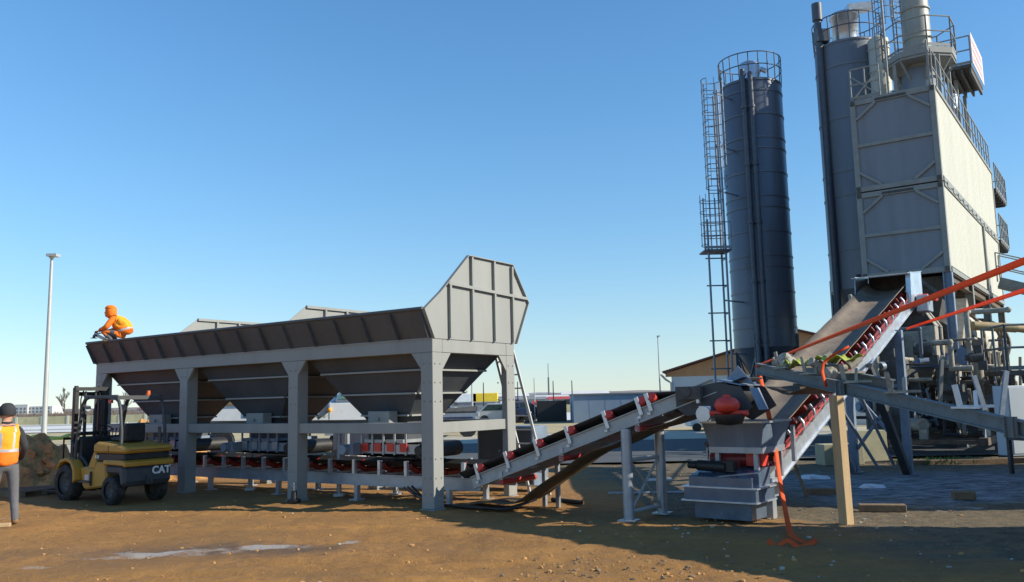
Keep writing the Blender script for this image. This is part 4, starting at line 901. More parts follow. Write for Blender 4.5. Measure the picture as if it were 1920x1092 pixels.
# specific visible lumps
b = MB(); b.box(-2.7, -2.2, .9, 1.6, .5, 2.5); b.build('dark_housing', 'soot', mc, .02)
b = MB(); b.box(-1.1, -.7, 1.3, 2.1, .5, 3.3); b.build('dark_housing', 'rust', mc, .02)
b = MB(); b.tube((-2.2, -.75, 1.9), (-2.2, -.75, 2.45), .12, 14); b.tube((-2.35, -.75, 1.7), (-2.0, -.75, 1.75), .1, 14); b.build('pump', 'dusty', mc)
b = MB(); b.tube((1.1, -.95, 1.0), (1.1, -.95, 1.45), .22, 18); b.ball((1.1, -.95, 1.48), .2, 12); b.build('orange_vessel', 'redbright', mc).data.materials[0] = mat('rusty_orange_vessel', (.50, .12, .05), .6, 0, .2, 5, (.25, .08, .04), .5)
b = MB()
for x in (.15, .5): b.tube((x, -1.05, .5), (x, -1.05, 1.95), .035, 8)
b.box(0, .6, -1.2, -.9, 1.95, 2.0); b.build('white_riser', 'dusty', mc)
b = MB(); b.tube((1.0, -1.4, 3.4), (3.4, -4.2, 2.9), .11, 14); b.tube((1.0, -1.4, 3.4), (.3, -.4, 3.5), .13, 14); b.build('feed_pipe', 'cream', mc).data.materials[0] = mat('ochre_pipe', (.36, .26, .12), .6, 0, .15, 4, (.2, .14, .07), .5)
b = MB(); b.plate([(-3.4, -.9, .5), (-2.3, -.9, .5), (-2.3, -.9, 1.3), (-3.0, -.9, 1.1)], .03); b.build('guard_plate', 'tgrey', mc)
# sloping walkway / conveyor gallery on the right
gw = thing('sloping_gallery', 'grey sloping gallery with handrail coming down from the plant at the right edge', 'gallery', (0, 0, 0))
pA, pB = Tm @ V((9.0, -.3, 5.6)), Tm @ V((9.8, -7.5, 2.9))
b = MB(); b.beam(pA, pB, .9, .35); b.build('deck', 'oldrail', gw)
b = MB(); d_ = (pB-pA)
for side in (-.45, .45):
    off = V((math.cos(TY), math.sin(TY), 0))*side
    for k in (.6, 1.1): b.tube(pA+off+V((0, 0, k)), pB+off+V((0, 0, k)), .025, 6)
    for i in range(9): q = pA+off+d_*(i/8); b.tube(q, q+V((0, 0, 1.1)), .025, 6)
b.build('railing', 'tframe', gw)
for t_ in (.3,):
    q = pA+d_*t_; b = MB(); b.beam((q.x, q.y, 0), (q.x, q.y, q.z-.2), .18, .18, (0, 1, 0)); b.build('leg', 'oldrail', gw)
# right hand service platform and cabinet
sp_ = thing('service_platform', 'dark raised service platform with handrail at the right edge in front of the plant', 'platform', (13.2, 21.6, 0), R(-10))
b = MB(); b.box(-.7, 3.5, 0, 1.6, 2.02, 2.14)
b.build('deck', 'soot', sp_); railing(sp_, [(-.7, 1.6, 2.14), (-.7, 0, 2.14), (3.5, 0, 2.14)], 1.15, .75, .03, 'oldrail')
for x in (-.6, 1.2, 3.3):
    for y in (.1, 1.5): b = MB(); b.beam((x, y, 0), (x, y, 2.02), .1, .1, (0, 1, 0)); b.build('leg', 'soot', sp_)
b = MB(); b.box(-.4, 1.8, -.35, .0, 1.8, 2.0); b.tube((-.2, -.4, 1.92), (1.6, -.4, 1.92), .06, 10); b.build('drive_unit', 'charcoal', sp_)
cbt = thing('switch_cabinet', 'pale blue-grey upright cabinet standing below the platform at the right edge', 'cabinet', (11.65, 20.2, 0), R(8))
b = MB(); b.box(-.1, .55, 0, .5, .12, 1.75); b.build('body', 'whwall', cbt, .015); b = MB(); b.box(-.06, .5, -.015, 0, .18, 1.7); b.build('door', 'whwall', cbt); b = MB(); b.box(-.1, .55, .0, .5, .0, .119); b.build('plinth', 'black', cbt)
b = MB(); b.beam((-.35, -.05, 1.0), (-.1, -.05, 2.1), .12, .05, (0, 1, 0)); b.beam((-.75, -.05, 1.2), (-.95, -.05, 2.0), .12, .05, (0, 1, 0)); b.build('stay', 'bluegal', cbt)
pu = thing('motor_unit', 'small upright motor with white and blue casing beside the pale cabinet', 'motor', (12.05, 19.6, 0), 0)
b = MB(); b.box(-.2, .3, -.15, .2, 1.05, 1.15); b.beam((.05, 0, 0), (.05, 0, 1.05), .12, .12, (0, 1, 0)); b.build('stand', 'black', pu)
b = MB(); b.tube((.0, 0, 1.15), (.0, 0, 1.75), .14, 16); b.ball((0, 0, 1.75), .13, 12); b.build('casing', 'dusty', pu); b = MB(); b.box(-.15, .12, -.2, -.14, 1.3, 1.55); b.build('name_plate', 'bluecloth', pu)
# long cut pipes / bucket frame in front of the plant (dark frame in shade at right)
fr = thing('dark_steel_frame', 'low dark steel frame standing on the ice at the right edge', 'frame', (10.1, 16.2, 0), R(10))
for (p, q) in (((0, 0, 0), (0, 0, .75)), ((2.2, 0, 0), (2.2, 0, .9)), ((0, 1.2, 0), (0, 1.2, .75)), ((0, 0, .7), (2.2, 0, .85)), ((0, 0, .05), (2.2, 0, .05)), ((0, 1.2, .7), (0, 0, .7)), ((.3, 0, .05), (1.0, 0, .8)), ((1.5, .0, .05), (.8, 0, .8))):
    b = MB(); b.beam(p, q, .07, .07, (0, 1, 0) if abs(p[2]-q[2]) > .5 else (0, 0, 1)); b.build('bar', 'soot', fr)
# ================================================================== FORKLIFT
KY = YAW+math.pi/2; KO = V((-7.17, 16.1, 0))
fk = thing('forklift', 'yellow and black forklift with overhead guard parked in the shade at the left end', 'forklift', KO, KY)
def wheel(x, y, r, w, nm='wheel'):
    b = MB(); s_ = 1 if y > 0 else -1
    b.lathe([(r*.62, -w/2), (r*.93, -w/2), (r, -w*.36), (r, w*.36), (r*.93, w/2), (r*.62, w/2)], n=28)
    for i in range(28):
        a = 2*math.pi*i/28; c_, s__ = math.cos(a), math.sin(a); b.beam((r*c_, r*s__, -w*.42), (r*math.cos(a+.12), r*math.sin(a+.12), w*.42), .022, .016, (c_, s__, 0))
    o = b.build(nm, 'tyre', fk); o.location = (x, y, r); o.rotation_euler = (R(90), 0, 0)
    b = MB(); b.lathe([(0, -w*.2), (r*.35, -w*.2), (r*.62, -w*.4), (r*.62, w*.4), (r*.35, w*.2), (0, w*.2)], n=24)
    for i in range(6): a = 2*math.pi*i/6; b.tube((r*.25*math.cos(a), r*.25*math.sin(a), -w*.24*1), (r*.25*math.cos(a), r*.25*math.sin(a), w*.24), .015, 6)
    b.build('rim', 'charcoal', o)
for s_ in (-1, 1): wheel(1.25, s_*.45, .335, .24); wheel(-.2, s_*.42, .245, .19)
def xprism(b, poly, y0, y1, mi=0):    # poly in (x,z)
    k = len(poly); vs = [(x, y0, z) for x, z in poly]+[(x, y1, z) for x, z in poly]
    b.add(vs, [tuple(range(k)), tuple(range(k, 2*k))[::-1]]+[(i, k+i, k+(i+1) % k, (i+1) % k) for i in range(k)], mi)
b = MB(); xprism(b, [(-.05, .34), (.0, .30), (.72, .22), (.80, .30), (.90, .62), (.72, .64), (.42, .60), (.34, .74), (.05, .74)], -.46, .46); b.build('chassis', 'yellow', fk, .03)
b = MB()
for s_ in (-1, 1): y0, y1 = (s_*.36, s_*.57) if s_ > 0 else (-.57, -.36); xprism(b, [(.86, .40), (.90, .62), (1.02, .76), (1.2, .80), (1.42, .76), (1.55, .60), (1.52, .58), (1.4, .70), (1.2, .74), (1.04, .69), (.95, .56), (.94, .34)], y0, y1)
b.build('fender', 'yellow', fk, .012)
b = MB(); xprism(b, [(-.62, .36), (-.60, .66), (-.5, .70), (.02, .70), (.02, .58), (-.02, .52), (-.42, .52), (-.46, .36), (-.5, .28)], -.47, .47); cw = b.build('counterweight', 'charcoal', fk, .05)
b = MB(); xprism(b, [(-.64, .66), (-.65, .74), (-.55, .78), (.06, .78), (.06, .70), (-.55, .685)], -.49, .49); b.build('lower_band', 'yellow', fk, .015)
b = MB(); xprism(b, [(-.58, .78), (-.56, .90), (.30, .90), (.36, .80), (.34, .74)], -.45, .45); b.build('rear_grille', 'black', fk, .02)
b = MB()
for i in range(5): b.box(-.592, -.582, -.30, .30, .80+i*.02, .808+i*.02)
b.build('grille_slats', 'charcoal', fk)
b = MB()
xprism(b, [(-.64, .90), (-.66, 1.0), (-.4, 1.05), (.3, 1.10), (.42, 1.06), (.42, .90)], -.48, .48); b.build('hood', 'yellow', fk, .035)
b = MB(); xprism(b, [(.36, .74), (.42, 1.0), (.60, .72), (.66, .62), (.42, .6)], -.44, .44); b.build('side_cover', 'yellow', fk, .02)
b = MB(); b.box(.45, .95, -.40, .40, .56, .60); xprism(b, [(.98, .6), (.98, 1.15), (1.06, 1.2), (1.1, 1.1), (1.08, .6)], -.4, .4); b.build('floor_and_dash', 'black', fk, .02)
b = MB(); xprism(b, [(-.10, 1.08), (.34, 1.10), (.36, 1.17), (.0, 1.18), (-.08, 1.42), (-.17, 1.42), (-.16, 1.08)], -.21, .21); b.build('seat', 'black', fk, .05)
b = MB(); b.tube((.95, .1, 1.1), (.78, .1, 1.32), .02, 8); b.path([V((.77, .1, 1.33))+V((.1*math.cos(t)*.8, .17*math.sin(t), .1*math.cos(t)*.6)) for t in [i*2*math.pi/16 for i in range(17)]], .013, 6); b.build('steering_wheel', 'black', fk)
b = MB()
for i in range(3): b.tube((.9, -.15-i*.07, 1.1), (.86, -.15-i*.07, 1.3), .009, 6); b.ball((.86, -.15-i*.07, 1.31), .018, 8)
b.build('levers', 'black', fk)
for s_ in (-1, 1):
    y = s_*.43
    b = MB(); b.path([(1.12, y, .78), (1.08, y, 1.1), (.98, y, 1.5), (.90, y, 1.8), (.82, y, 1.89), (.70, y, 1.92)], .035, 8); b.build('guard_post', 'charcoal', fk)
    b = MB(); b.path([(-.42, y, .98), (-.42, y, 1.3), (-.36, y, 1.7), (-.30, y, 1.83), (-.2, y, 1.88), (.1, y, 1.91), (.72, y, 1.92)], .03, 8); b.build('guard_post', 'charcoal', fk)
b = MB(); b.box(-.25, .85, -.45, -.41, 1.89, 1.95); b.box(-.25, .85, .41, .45, 1.89, 1.95); b.box(.80, .86, -.41, .41, 1.89, 1.95); b.box(-.3, -.23, -.45, .45, 1.86, 1.93)
for i in range(6): b.box(-.1+i*.16, -.06+i*.16, -.41, .41, 1.90, 1.935)
b.build('guard_roof', 'charcoal', fk)
b = MB(); b.tube((-.22, -.2, 1.93), (-.22, -.2, 1.97), .05, 12); b.tube((-.22, -.2, 1.97), (-.22, -.2, 2.02), .034, 12, .028); b.build('beacon', mat('amber_lens', (.75, .14, .02), .3), fk)
b = MB(); b.box(-.1, .0, .42, .46, 1.80, 1.86); b.build('tail_lamp', 'redbright', fk)
for s_ in (-1, 1):
    b = MB(); b.box(1.38, 1.48, s_*.30-.04, s_*.30+.04, .12, 2.12); b.box(1.50, 1.57, s_*.24-.03, s_*.24+.03, .14, 2.16); b.build('mast_channel', 'black', fk, .006)
for q in ((1.36, 1.42, -.34, .34, 2.06, 2.13), (1.36, 1.40, -.34, .34, 1.2, 1.27), (1.5, 1.58, -.27, .27, 1.96, 2.04), (1.38, 1.44, -.34, .34, .14, .24)): b = MB(); b.box(*q); b.build('mast_crossbar', 'black', fk)
b = MB()
for y in (-.1, .1): b.tube((1.44, y, .2), (1.44, y, 1.7), .032, 10); b.tube((1.44, y, 1.7), (1.44, y, 2.05), .02, 8)
b.build('lift_cylinder', 'charcoal', fk)
b = MB(); b.tube((.7, .38, .62), (1.38, .36, 1.1), .035, 10); b.tube((.7, -.38, .62), (1.38, -.36, 1.1), .035, 10); b.build('tilt_cylinder', 'black', fk)
b = MB()
for z in (.18, .48): b.box(1.58, 1.63, -.42, .42, z, z+.09)
for y in [-.4+i*.16 for i in range(6)]: b.box(1.58, 1.6, y, y+.025, .5, 1.15)
b.box(1.58, 1.61, -.42, .42, 1.12, 1.17); b.build('load_guard', 'black', fk)
for s_ in (-1, 1):
    b = MB(); b.box(1.635, 1.675, s_*.25-.05, s_*.25+.05, .1, .62); b.hexa([(1.67, s_*.25-.05, .1), (2.6, s_*.25-.05, .1), (2.6, s_*.25+.05, .1), (1.67, s_*.25+.05, .1), (1.67, s_*.25-.05, .14), (2.6, s_*.25-.05, .112), (2.6, s_*.25+.05, .112), (1.67, s_*.25+.05, .14)]); b.build('fork', 'black', fk)
b = MB(); b.tube((-.63, 0, .40), (-.70, 0, .40), .03, 10); b.box(-.66, -.61, -.06, .06, .34, .48); b.build('tow_pin', 'charcoal', fk)
tm = Matrix(((0, 0, -1, -.632), (-1, 0, 0, -.24), (0, 1, 0, .57), (0, 0, 0, 1)))
text_mesh('CAT', .185, 'lettering', 'white', fk, tm, .006, .006)
tm2 = Matrix(((-1, 0, 0, .22), (0, 0, 1, .463), (0, 1, 0, .80), (0, 0, 0, 1)))
for y in (-.16, .16):
    b = MB(); b.path([(1.36, y, .5), (1.33, y, 1.2), (1.35, y, 1.9), (1.42, y, 2.05), (1.50, y, 1.9), (1.5, y, 1.3)], .014, 6); b.build('mast_hose', 'tubeblack', fk)
b = MB(); b.box(.45, .47, .452, .50, .30, .56); b.box(.45, .78, .46, .54, .36, .39); b.build('step', 'charcoal', fk)
for y in (-.36, .36): b = MB(); b.tube((.86, y, 1.72), (.93, y, 1.72), .06, 14); b.build('work_lamp', 'galvb', fk)
b = MB(); b.tube((-.45, -.30, 1.0), (-.45, -.30, 1.35), .03, 10); b.build('exhaust', 'rust', fk)
b = MB(); b.box(-.652, -.64, -.40, .40, .95, .962); b.box(-.1, -.09, .472, .484, .92, 1.04); b.build('panel_gap', 'black', fk)
b = MB(); b.box(.56, .70, .462, .466, .40, .50); b.build('warning_label', 'sign', fk)
b = MB()
for i, w in enumerate((.03, .022, .03)): b.box(.26+i*.045, .26+i*.045+w, .452, .456, .80, .86)
b.build('model_digits', 'white', fk)
# pallet, clay heap
pt = thing('wooden_pallet', 'dark wooden pallet on the ground under the left edge of the soil heap', 'pallet', (-10.0, 17.8, 0), R(150))
b = MB()
for i in range(6): b.box(-.6+i*.22, -.44+i*.22, -.5, .5, .11, .13)
b.build('deck_board', 'woodold', pt)
for y in (-.45, 0, .45): b = MB(); b.box(-.6, .62, y-.05, y+.05, .0, .11); b.build('bearer', 'woodold', pt)
def heap(x, y, rx, ry, h, seed, label, name='soil_heap'):
    b = MB(); n = 56; vs = []; fs = []
    for j in range(n+1):
        for i in range(n+1):
            u_, v_ = i/n*2-1, j/n*2-1; d = math.hypot(u_, v_); px, py = x+u_*rx*1.1, y+v_*ry*1.1
            q = noise.noise(V((px*1.6, py*1.6, seed))); q2 = noise.voronoi(V((px*2.4, py*2.4, seed)))[0][0]
            z = h*max(0, 1-d**1.5)**.8*(1+.5*q)+(.34*(.5-q2)+.12*noise.noise(V((px*7, py*7, seed)))+.05*noise.noise(V((px*18, py*18, seed))))*min(1, max(0, 1.05-d)*3)
            vs.append((px+.06*noise.noise(V((px*5, 2, py*5))), py+.06*noise.noise(V((7, px*5, py*5))), max(z, -.03)))
    for j in range(n):
        for i in range(n): fs.append((j*(n+1)+i, j*(n+1)+i+1, (j+1)*(n+1)+i+1, (j+1)*(n+1)+i))
    b.add(vs, fs, 0, False); rr_ = random.Random(int(seed*10))
    for i in range(70):
        a = rr_.random()*6.3; d = rr_.random()**.5; px, py = x+d*rx*math.cos(a), y+d*ry*math.sin(a)
        b.ball((px, py, max(.02, h*(max(0, 1-d**1.5)**.8)-.02)), rr_.uniform(.05, .2), 8, 0, (1.2, 1, .8), .6)
    return tag(b.build(name, 'dirt'), label, 'heap', 'heaps of frozen clay soil')
heap(-11.0, 19.3, 1.6, 1.3, .98, 2.2, 'cloddy brown soil heap between the man in the vest and the forklift')
heap(-8.9, 21.6, 1.5, 1.1, 1.15, 5.7, 'brown soil heap seen through the forklift below its guard')
b = MB(); b.strip([[(x, 20.0+.3*j+.0*x, .98+.10*math.sin(x*3)+.05*j+.05*noise.noise(V((x*4, j, 0)))+.10-.35*max(0, abs(x+11.0)-.35)) for x in [-11.5+.1*i for i in range(11)]] for j in range(3)])
tag(b.build('yellow_sheet', mat('yellow_green_sheet', (.75, .62, .03), .6, 0, .15, 4), solid=.01), 'yellow-green plastic sheet draped on the back of the soil heap', 'sheet')
# red skip corner at the left edge
rs = thing('red_skip', 'red steel skip with sloping end cut off by the left edge behind the man', 'skip', (-11.2, 17.4, 0), R(8))
b = MB(); xprism(b, [(-2.6, .3), (-2.6, 1.9), (-.35, 2.0), (.30, .9), (.22, .3)], -.0, 1.5); b.build('body', 'skipred', rs, .01)
b = MB(); b.beam((-2.6, -.03, 1.93), (-.35, -.03, 2.0), .08, .08); b.beam((-.35, -.03, 2.0), (.3, -.03, .9), .08, .08); b.build('rim', 'skipred', rs)
b = MB(); b.box(-2.4, .1, .15, .3, 0, .3); b.box(-2.4, .1, 1.2, 1.35, 0, .3); b.build('runner', 'black', rs)
# ================================================================== PEOPLE
def skin(nodes, edges, lvl=2):
    me = bpy.data.meshes.new('tmp'); me.from_pydata([n[0] for n in nodes], edges, []); ob = bpy.data.objects.new('tmp', me); COL.objects.link(ob)
    sm_ = ob.modifiers.new('skin', 'SKIN'); sm_.use_smooth_shade = True
    for i, n in enumerate(nodes):
        r = n[1] if isinstance(n[1], tuple) else (n[1], n[1]); me.skin_vertices[0].data[i].radius = r; me.skin_vertices[0].data[i].use_root = (i == 0)
    s2_ = ob.modifiers.new('sub', 'SUBSURF'); s2_.levels = lvl; s2_.render_levels = lvl
    dg = bpy.context.evaluated_depsgraph_get(); out = bpy.data.meshes.new_from_object(ob.evaluated_get(dg)); bpy.data.objects.remove(ob); return out
def absorb(b, me, mi=0):
    b.add([v.co[:] for v in me.vertices], [tuple(p.vertices) for p in me.polygons], mi, True)
def hand(b, wrist, fw, up, size=1.0, curl=.5, mi=0, mirror=1):
    w = V(wrist); f = V(fw).normalized(); u = V(up); u = (u-f*u.dot(f)).normalized(); s = f.cross(u)*mirror
    N_ = [(w, .026), (w+f*.05*size, (.034, .016)), (w+f*.085*size, (.036, .014))]; absorb(b, skin(N_, [(0, 1), (1, 2)], 1), mi)
    for k, (o, l) in enumerate(((-.027, .062), (-.009, .074), (.009, .068), (.027, .052))):
        p = w+f*.085*size+s*o; q = p+(f*math.cos(curl*.6)-u*math.sin(curl*.6))*l*.5; r_ = q+(f*math.cos(curl*1.6)-u*math.sin(curl*1.6))*l*.35; t = r_+(f*math.cos(curl*2.4)-u*math.sin(curl*2.4))*l*.25
        absorb(b, skin([(p-f*.01, .0095), (q, .009), (r_, .008), (t, .0065)], [(0, 1), (1, 2), (2, 3)], 1), mi)
    p = w+f*.035-s*.024; absorb(b, skin([(p, .012), (p+f*.025-s*.025, .011), (p+f*.055-s*.03-u*.01, .009)], [(0, 1), (1, 2)], 1), mi)
def crumple(o, a):
    for v in o.data.vertices:
        n_ = noise.noise_vector(v.co*9)*a+noise.noise_vector(v.co*22)*a*.5; v.co += n_
def recolor(o, fn):
    for p in o.data.polygons: p.material_index = fn(p.center)
# standing man: local +x = facing direction
p1 = thing('person', 'man in orange hi-vis vest, dark beanie and grey trousers standing with his back turned', 'person', (-7.72, 13.1, 0), R(128))
nd = [((0, 0, .95), (.135, .165)), ((0, 0, 1.12), (.115, .15)), ((.0, 0, 1.32), (.125, .175)), ((.0, 0, 1.44), (.085, .12)), ((.015, 0, 1.50), .058), ((.03, 0, 1.55), .058), ((.04, 0, 1.62), (.092, .08)), ((.035, 0, 1.69), (.098, .082)), ((.025, 0, 1.745), (.06, .055)),
      ((.0, .17, 1.40), .072), ((-.06, .25, 1.16), .056), ((.12, .22, 1.02), .044), ((.21, .16, .98), .034),
      ((.0, -.17, 1.40), .072), ((-.05, -.25, 1.15), .056), ((.12, -.24, 1.00), .044), ((.22, -.20, .96), .034),
      ((.0, .10, .86), .102), ((.07, .14, .50), .072), ((.10, .17, .14), .055), ((.09, .17, .06), .052), ((.23, .19, .045), .045),
      ((-.01, -.10, .86), .102), ((-.03, -.13, .50), .072), ((-.16, -.14, .14), .055), ((-.17, -.14, .06), .052), ((-.03, -.16, .045), .045)]
ed = [(0, 1), (1, 2), (2, 3), (3, 4), (4, 5), (5, 6), (6, 7), (7, 8), (3, 9), (9, 10), (10, 11), (11, 12), (3, 13), (13, 14), (14, 15), (15, 16), (0, 17), (17, 18), (18, 19), (19, 20), (20, 21), (0, 22), (22, 23), (23, 24), (24, 25), (25, 26)]
b = MB(); absorb(b, skin(nd, ed, 2)); nb = len(b.f)
b.ball((.135, 0, 1.62), .022, 8, 2, (1, .7, 1.3)); 
for s_ in (-1, 1): b.ball((.03, s_*.088, 1.625), .026, 8, 2, (.8, .4, 1.3)); b.ball((.118, s_*.032, 1.655), .012, 8, 4)
b.box(.128, .135, -.025, .025, 1.573, 1.579, 4)
hand(b, (.21, .16, .98), (1, -.1, 0), (0, 0, 1), 1, .6, 2); hand(b, (.22, -.20, .96), (1, .1, 0), (0, 0, 1), 1, .6, 2, -1)
bd = b.build('body', ['jacket', 'trouser', 'skin', 'boots', 'hair'], p1)
for i, p in enumerate(bd.data.polygons):
    if i < nb:
        c_ = p.center
        p.material_index = 3 if c_.z < .09 else (1 if c_.z < .92 and (abs(c_.y) < .21 or c_.z < .85) and c_.x < .2 or c_.z < .6 else (2 if c_.z > 1.49 else 0))
b = MB(); vn = [((0, 0, .86), (.165, .195)), ((0, 0, .98), (.16, .19)), ((0, 0, 1.15), (.148, .185)), ((0, 0, 1.33), (.155, .20)), ((0, 0, 1.43), (.10, .15)), ((0, .15, 1.43), .08), ((0, -.15, 1.43), .08)]
absorb(b, skin(vn, [(0, 1), (1, 2), (2, 3), (3, 4), (4, 5), (4, 6)], 3)); vs_ = b.build('vest', ['hivis', 'reflect', 'hivisy'], p1)
crumple(vs_, .012); recolor(vs_, lambda c: 1 if 1.085 < c.z < 1.125 or (c.z > 1.125 and .085 < abs(c.y) < .112 and abs(c.x) > .02) else (2 if c.z > 1.12 else 0))
b = MB(); b.lathe([(.108, 1.635), (.118, 1.65), (.118, 1.70), (.104, 1.765), (.07, 1.81), (.03, 1.825), (0, 1.825)], (.03, 0, 0), 20); hm_ = b.build('beanie', 'jacket', p1)
b = MB(); b.lathe([(.085, 1.47), (.075, 1.50), (.07, 1.54)], (.01, 0, 0), 18); b.build('collar', 'jacket', p1)
# timber under his foot
block(-7.62, 12.86, .30, .10, .055, R(20), 'small light timber block at the feet of the standing man', 'wood')
# crouching man on the rim
PO = HW(.02, 8.92, 3.17)
p2 = thing('person', 'man in orange hooded jacket crouching on the left end of the hopper rim', 'person', PO, R(183))
nd = [((-.02, 0, .15), (.15, .165)), ((.03, 0, .30), (.13, .16)), ((.12, 0, .43), (.13, .175)), ((.19, 0, .50), (.09, .12)), ((.23, 0, .54), .06), ((.265, 0, .575), .062), ((.29, 0, .63), (.092, .08)), ((.285, 0, .69), (.098, .082)), ((.27, 0, .74), (.06, .055)),
      ((.16, .17, .46), .075), ((.26, .25, .28), .06), ((.42, .12, .25), .046), ((.48, .05, .23), .034),
      ((.16, -.17, .46), .075), ((.26, -.24, .27), .06), ((.42, -.12, .22), .046), ((.48, -.05, .19), .034),
      ((.03, .11, .16), .10), ((.36, .15, .20), .07), ((.17, .14, .03), .055), ((.26, .14, .0), .045), ((.36, .15, .0), .04),
      ((.03, -.11, .16), .10), ((.36, -.15, .18), .07), ((.17, -.14, .03), .055), ((.26, -.14, .0), .045), ((.36, -.15, .0), .04)]
b = MB(); absorb(b, skin(nd, ed, 2)); nb = len(b.f)
b.ball((.385, 0, .63), .022, 8, 2, (1, .7, 1.3))
for s_ in (-1, 1): b.ball((.368, s_*.032, .665), .012, 8, 4); b.ball((.30, s_*.086, .63), .024, 8, 2, (.8, .4, 1.3))
b.ball((.345, 0, .575), .05, 10, 4, (.8, 1.1, .9)); b.box(.388, .393, -.022, .022, .592, .597, 2)
hand(b, (.48, .05, .23), (.9, -.5, -.2), (0, 0, 1), 1, .9, 2); hand(b, (.48, -.05, .19), (.9, .4, -.2), (0, 0, 1), 1, .9, 2, -1)
bd = b.build('body', ['hivis', 'trouser', 'skin', 'boots', 'hair'], p2)
for i, p in enumerate(bd.data.polygons):
    if i < nb:
        c_ = p.center
        p.material_index = 3 if c_.z < .05 and c_.x > .2 else (1 if (c_.z < .245 and abs(c_.y) > .03 and c_.x > .08 and not (c_.x > .2 and abs(c_.y) > .2)) and c_.x < .45 else (2 if c_.z > .53 and c_.x > .2 else 0))
b = MB(); absorb(b, skin([((-.06, 0, .12), (.21, .21)), ((-.04, 0, .30), (.20, .20)), ((.05, 0, .46), (.18, .21)), ((.13, .15, .48), .105), ((.13, -.15, .48), .105)], [(0, 1), (1, 2), (2, 3), (2, 4)], 3)); jk_ = b.build('jacket', ['hivis', 'reflect', 'hivisy'], p2)
crumple(jk_, .022); recolor(jk_, lambda c: 1 if .20 < c.z+c.x*.3 < .24 else (2 if c.z > .3 and c.x < .1 else 0))
b = MB(); rows = []
for j in range(9):
    a = R(-5+j*22)
    rows.append([(.275-.118*math.sin(a)*math.cos(t)+(.01 if j else .06)*0, .105*math.sin(t)*max(.3, math.sin(a+.35)) if j else .1*math.sin(t), .655+.135*math.cos(a)*1.0) for t in [R(-115+i*23) for i in range(11)]])
b = MB(); b.lathe([(.05, .50), (.10, .54), (.118, .60), (.122, .68), (.105, .75), (.06, .79), (0, .80)], (.262, 0, 0), 24, 0, R(38), R(322)); b.lathe([(.125, .72), (.108, .755), (.06, .795), (0, .80)], (.27, 0, 0), 24); b.build('hood', 'hivis', p2, solid=.012)
tl_ = thing('hand_tool', 'grey hand grinder with white body held against the rim by the crouching man', 'tool', PO+V((-.47, -.05, .04)), R(190))
b = MB(); b.tube((-.12, .02, .0), (.12, -.02, .12), .035, 12); b.build('body', 'white', tl_); b = MB(); b.tube((.12, -.02, .10), (.13, -.02, .04), .03, 12); b.tube((.13, -.02, .03), (.13, -.02, .04), .07, 18); b.build('disc', 'charcoal', tl_); b = MB(); b.tube((.05, .0, .08), (.08, .10, .1), .016, 8); b.build('side_handle', 'black', tl_)
# ================================================================== BACKGROUND
def bx(x, y, z0, w, d, h, nm, m_, label, cat, rz=0, group=None, extra=None):
    t = thing(nm, label, cat, (x, y, 0), rz, group); b = MB(); b.box(-w/2, w/2, 0, d, z0, z0+h); b.build('wall', m_, t)
    if extra: extra(t)
    return t
# lamp posts and poles
def post(x, y, h, r, label, nm='lamp_post', head=True, m_='lampgrey', r2=None):
    t = thing(nm, label, 'lamp post' if head else 'pole', (x, y, 0)); b = MB(); b.tube((0, 0, 0), (0, 0, h), r, 12, r2 or r*.55); b.build('pole', m_, t)
    if head: b = MB(); b.tube((0, 0, h), (.0, -.05, h+.1), r*.9, 10); b.box(-r*1.2, r*2.6, -r*2, r*1.2, h+.06, h+.06+r); b.build('lamp_head', 'lampgrey', t)
    return t
post(-28.92, 52.96, 11.2, .17, 'tall pale lamp post rising behind the soil heap at the left')
post(8.48, 50, 5.1, .05, 'thin pole with a small head standing left of the gabled warehouse', head=True)
post(-2.95, 60, 3.1+2.2, .07, 'thin light pole seen under the right end of the grey bins', head=False)
post(1.45, 62, 1.3+1.9, .06, 'short pale pole in front of the snowy field right of the hopper frame', head=False)
for i, x in enumerate((-2.5, .05, 2.7, 4.1)):
    post(x+.2, 64, 3.0, .06, ['dark post behind the dark machine under the frame end', 'dark fence post left of the black container', 'dark fence post right of the black container', 'dark fence post beside the blue-grey hall'][i], 'fence_post', False, 'black')
tw = thing('radio_mast', 'thin lattice radio mast on the far hill right of the hopper frame', 'mast', (20, 500, 0))
b = MB(); b.beam((0, 0, 0), (0, 0, 14), .9, .9, (0, 1, 0)); b.beam((0, 0, 14), (0, 0, 22), .35, .35, (0, 1, 0)); b.build('mast', 'fargrey', tw)
# blue-grey hall
hl = thing('blue_hall', 'low plain blue-grey hall behind the inclined conveyor', 'hall', (3.9, 57, 0), R(-2))
b = MB(); b.box(0, 6.3, 0, 8, 0, 1.88); b.build('wall', 'bluewall', hl); b = MB(); b.box(-.08, 6.38, -.1, 8.1, 1.88, 1.97); b.build('roof', 'fargrey', hl)
b = MB()
for i in range(1, 6): b.box(i*1.05-.01, i*1.05+.01, -.008, 0, .05, 1.86)
b.build('cladding_seams', 'bluewall', hl)
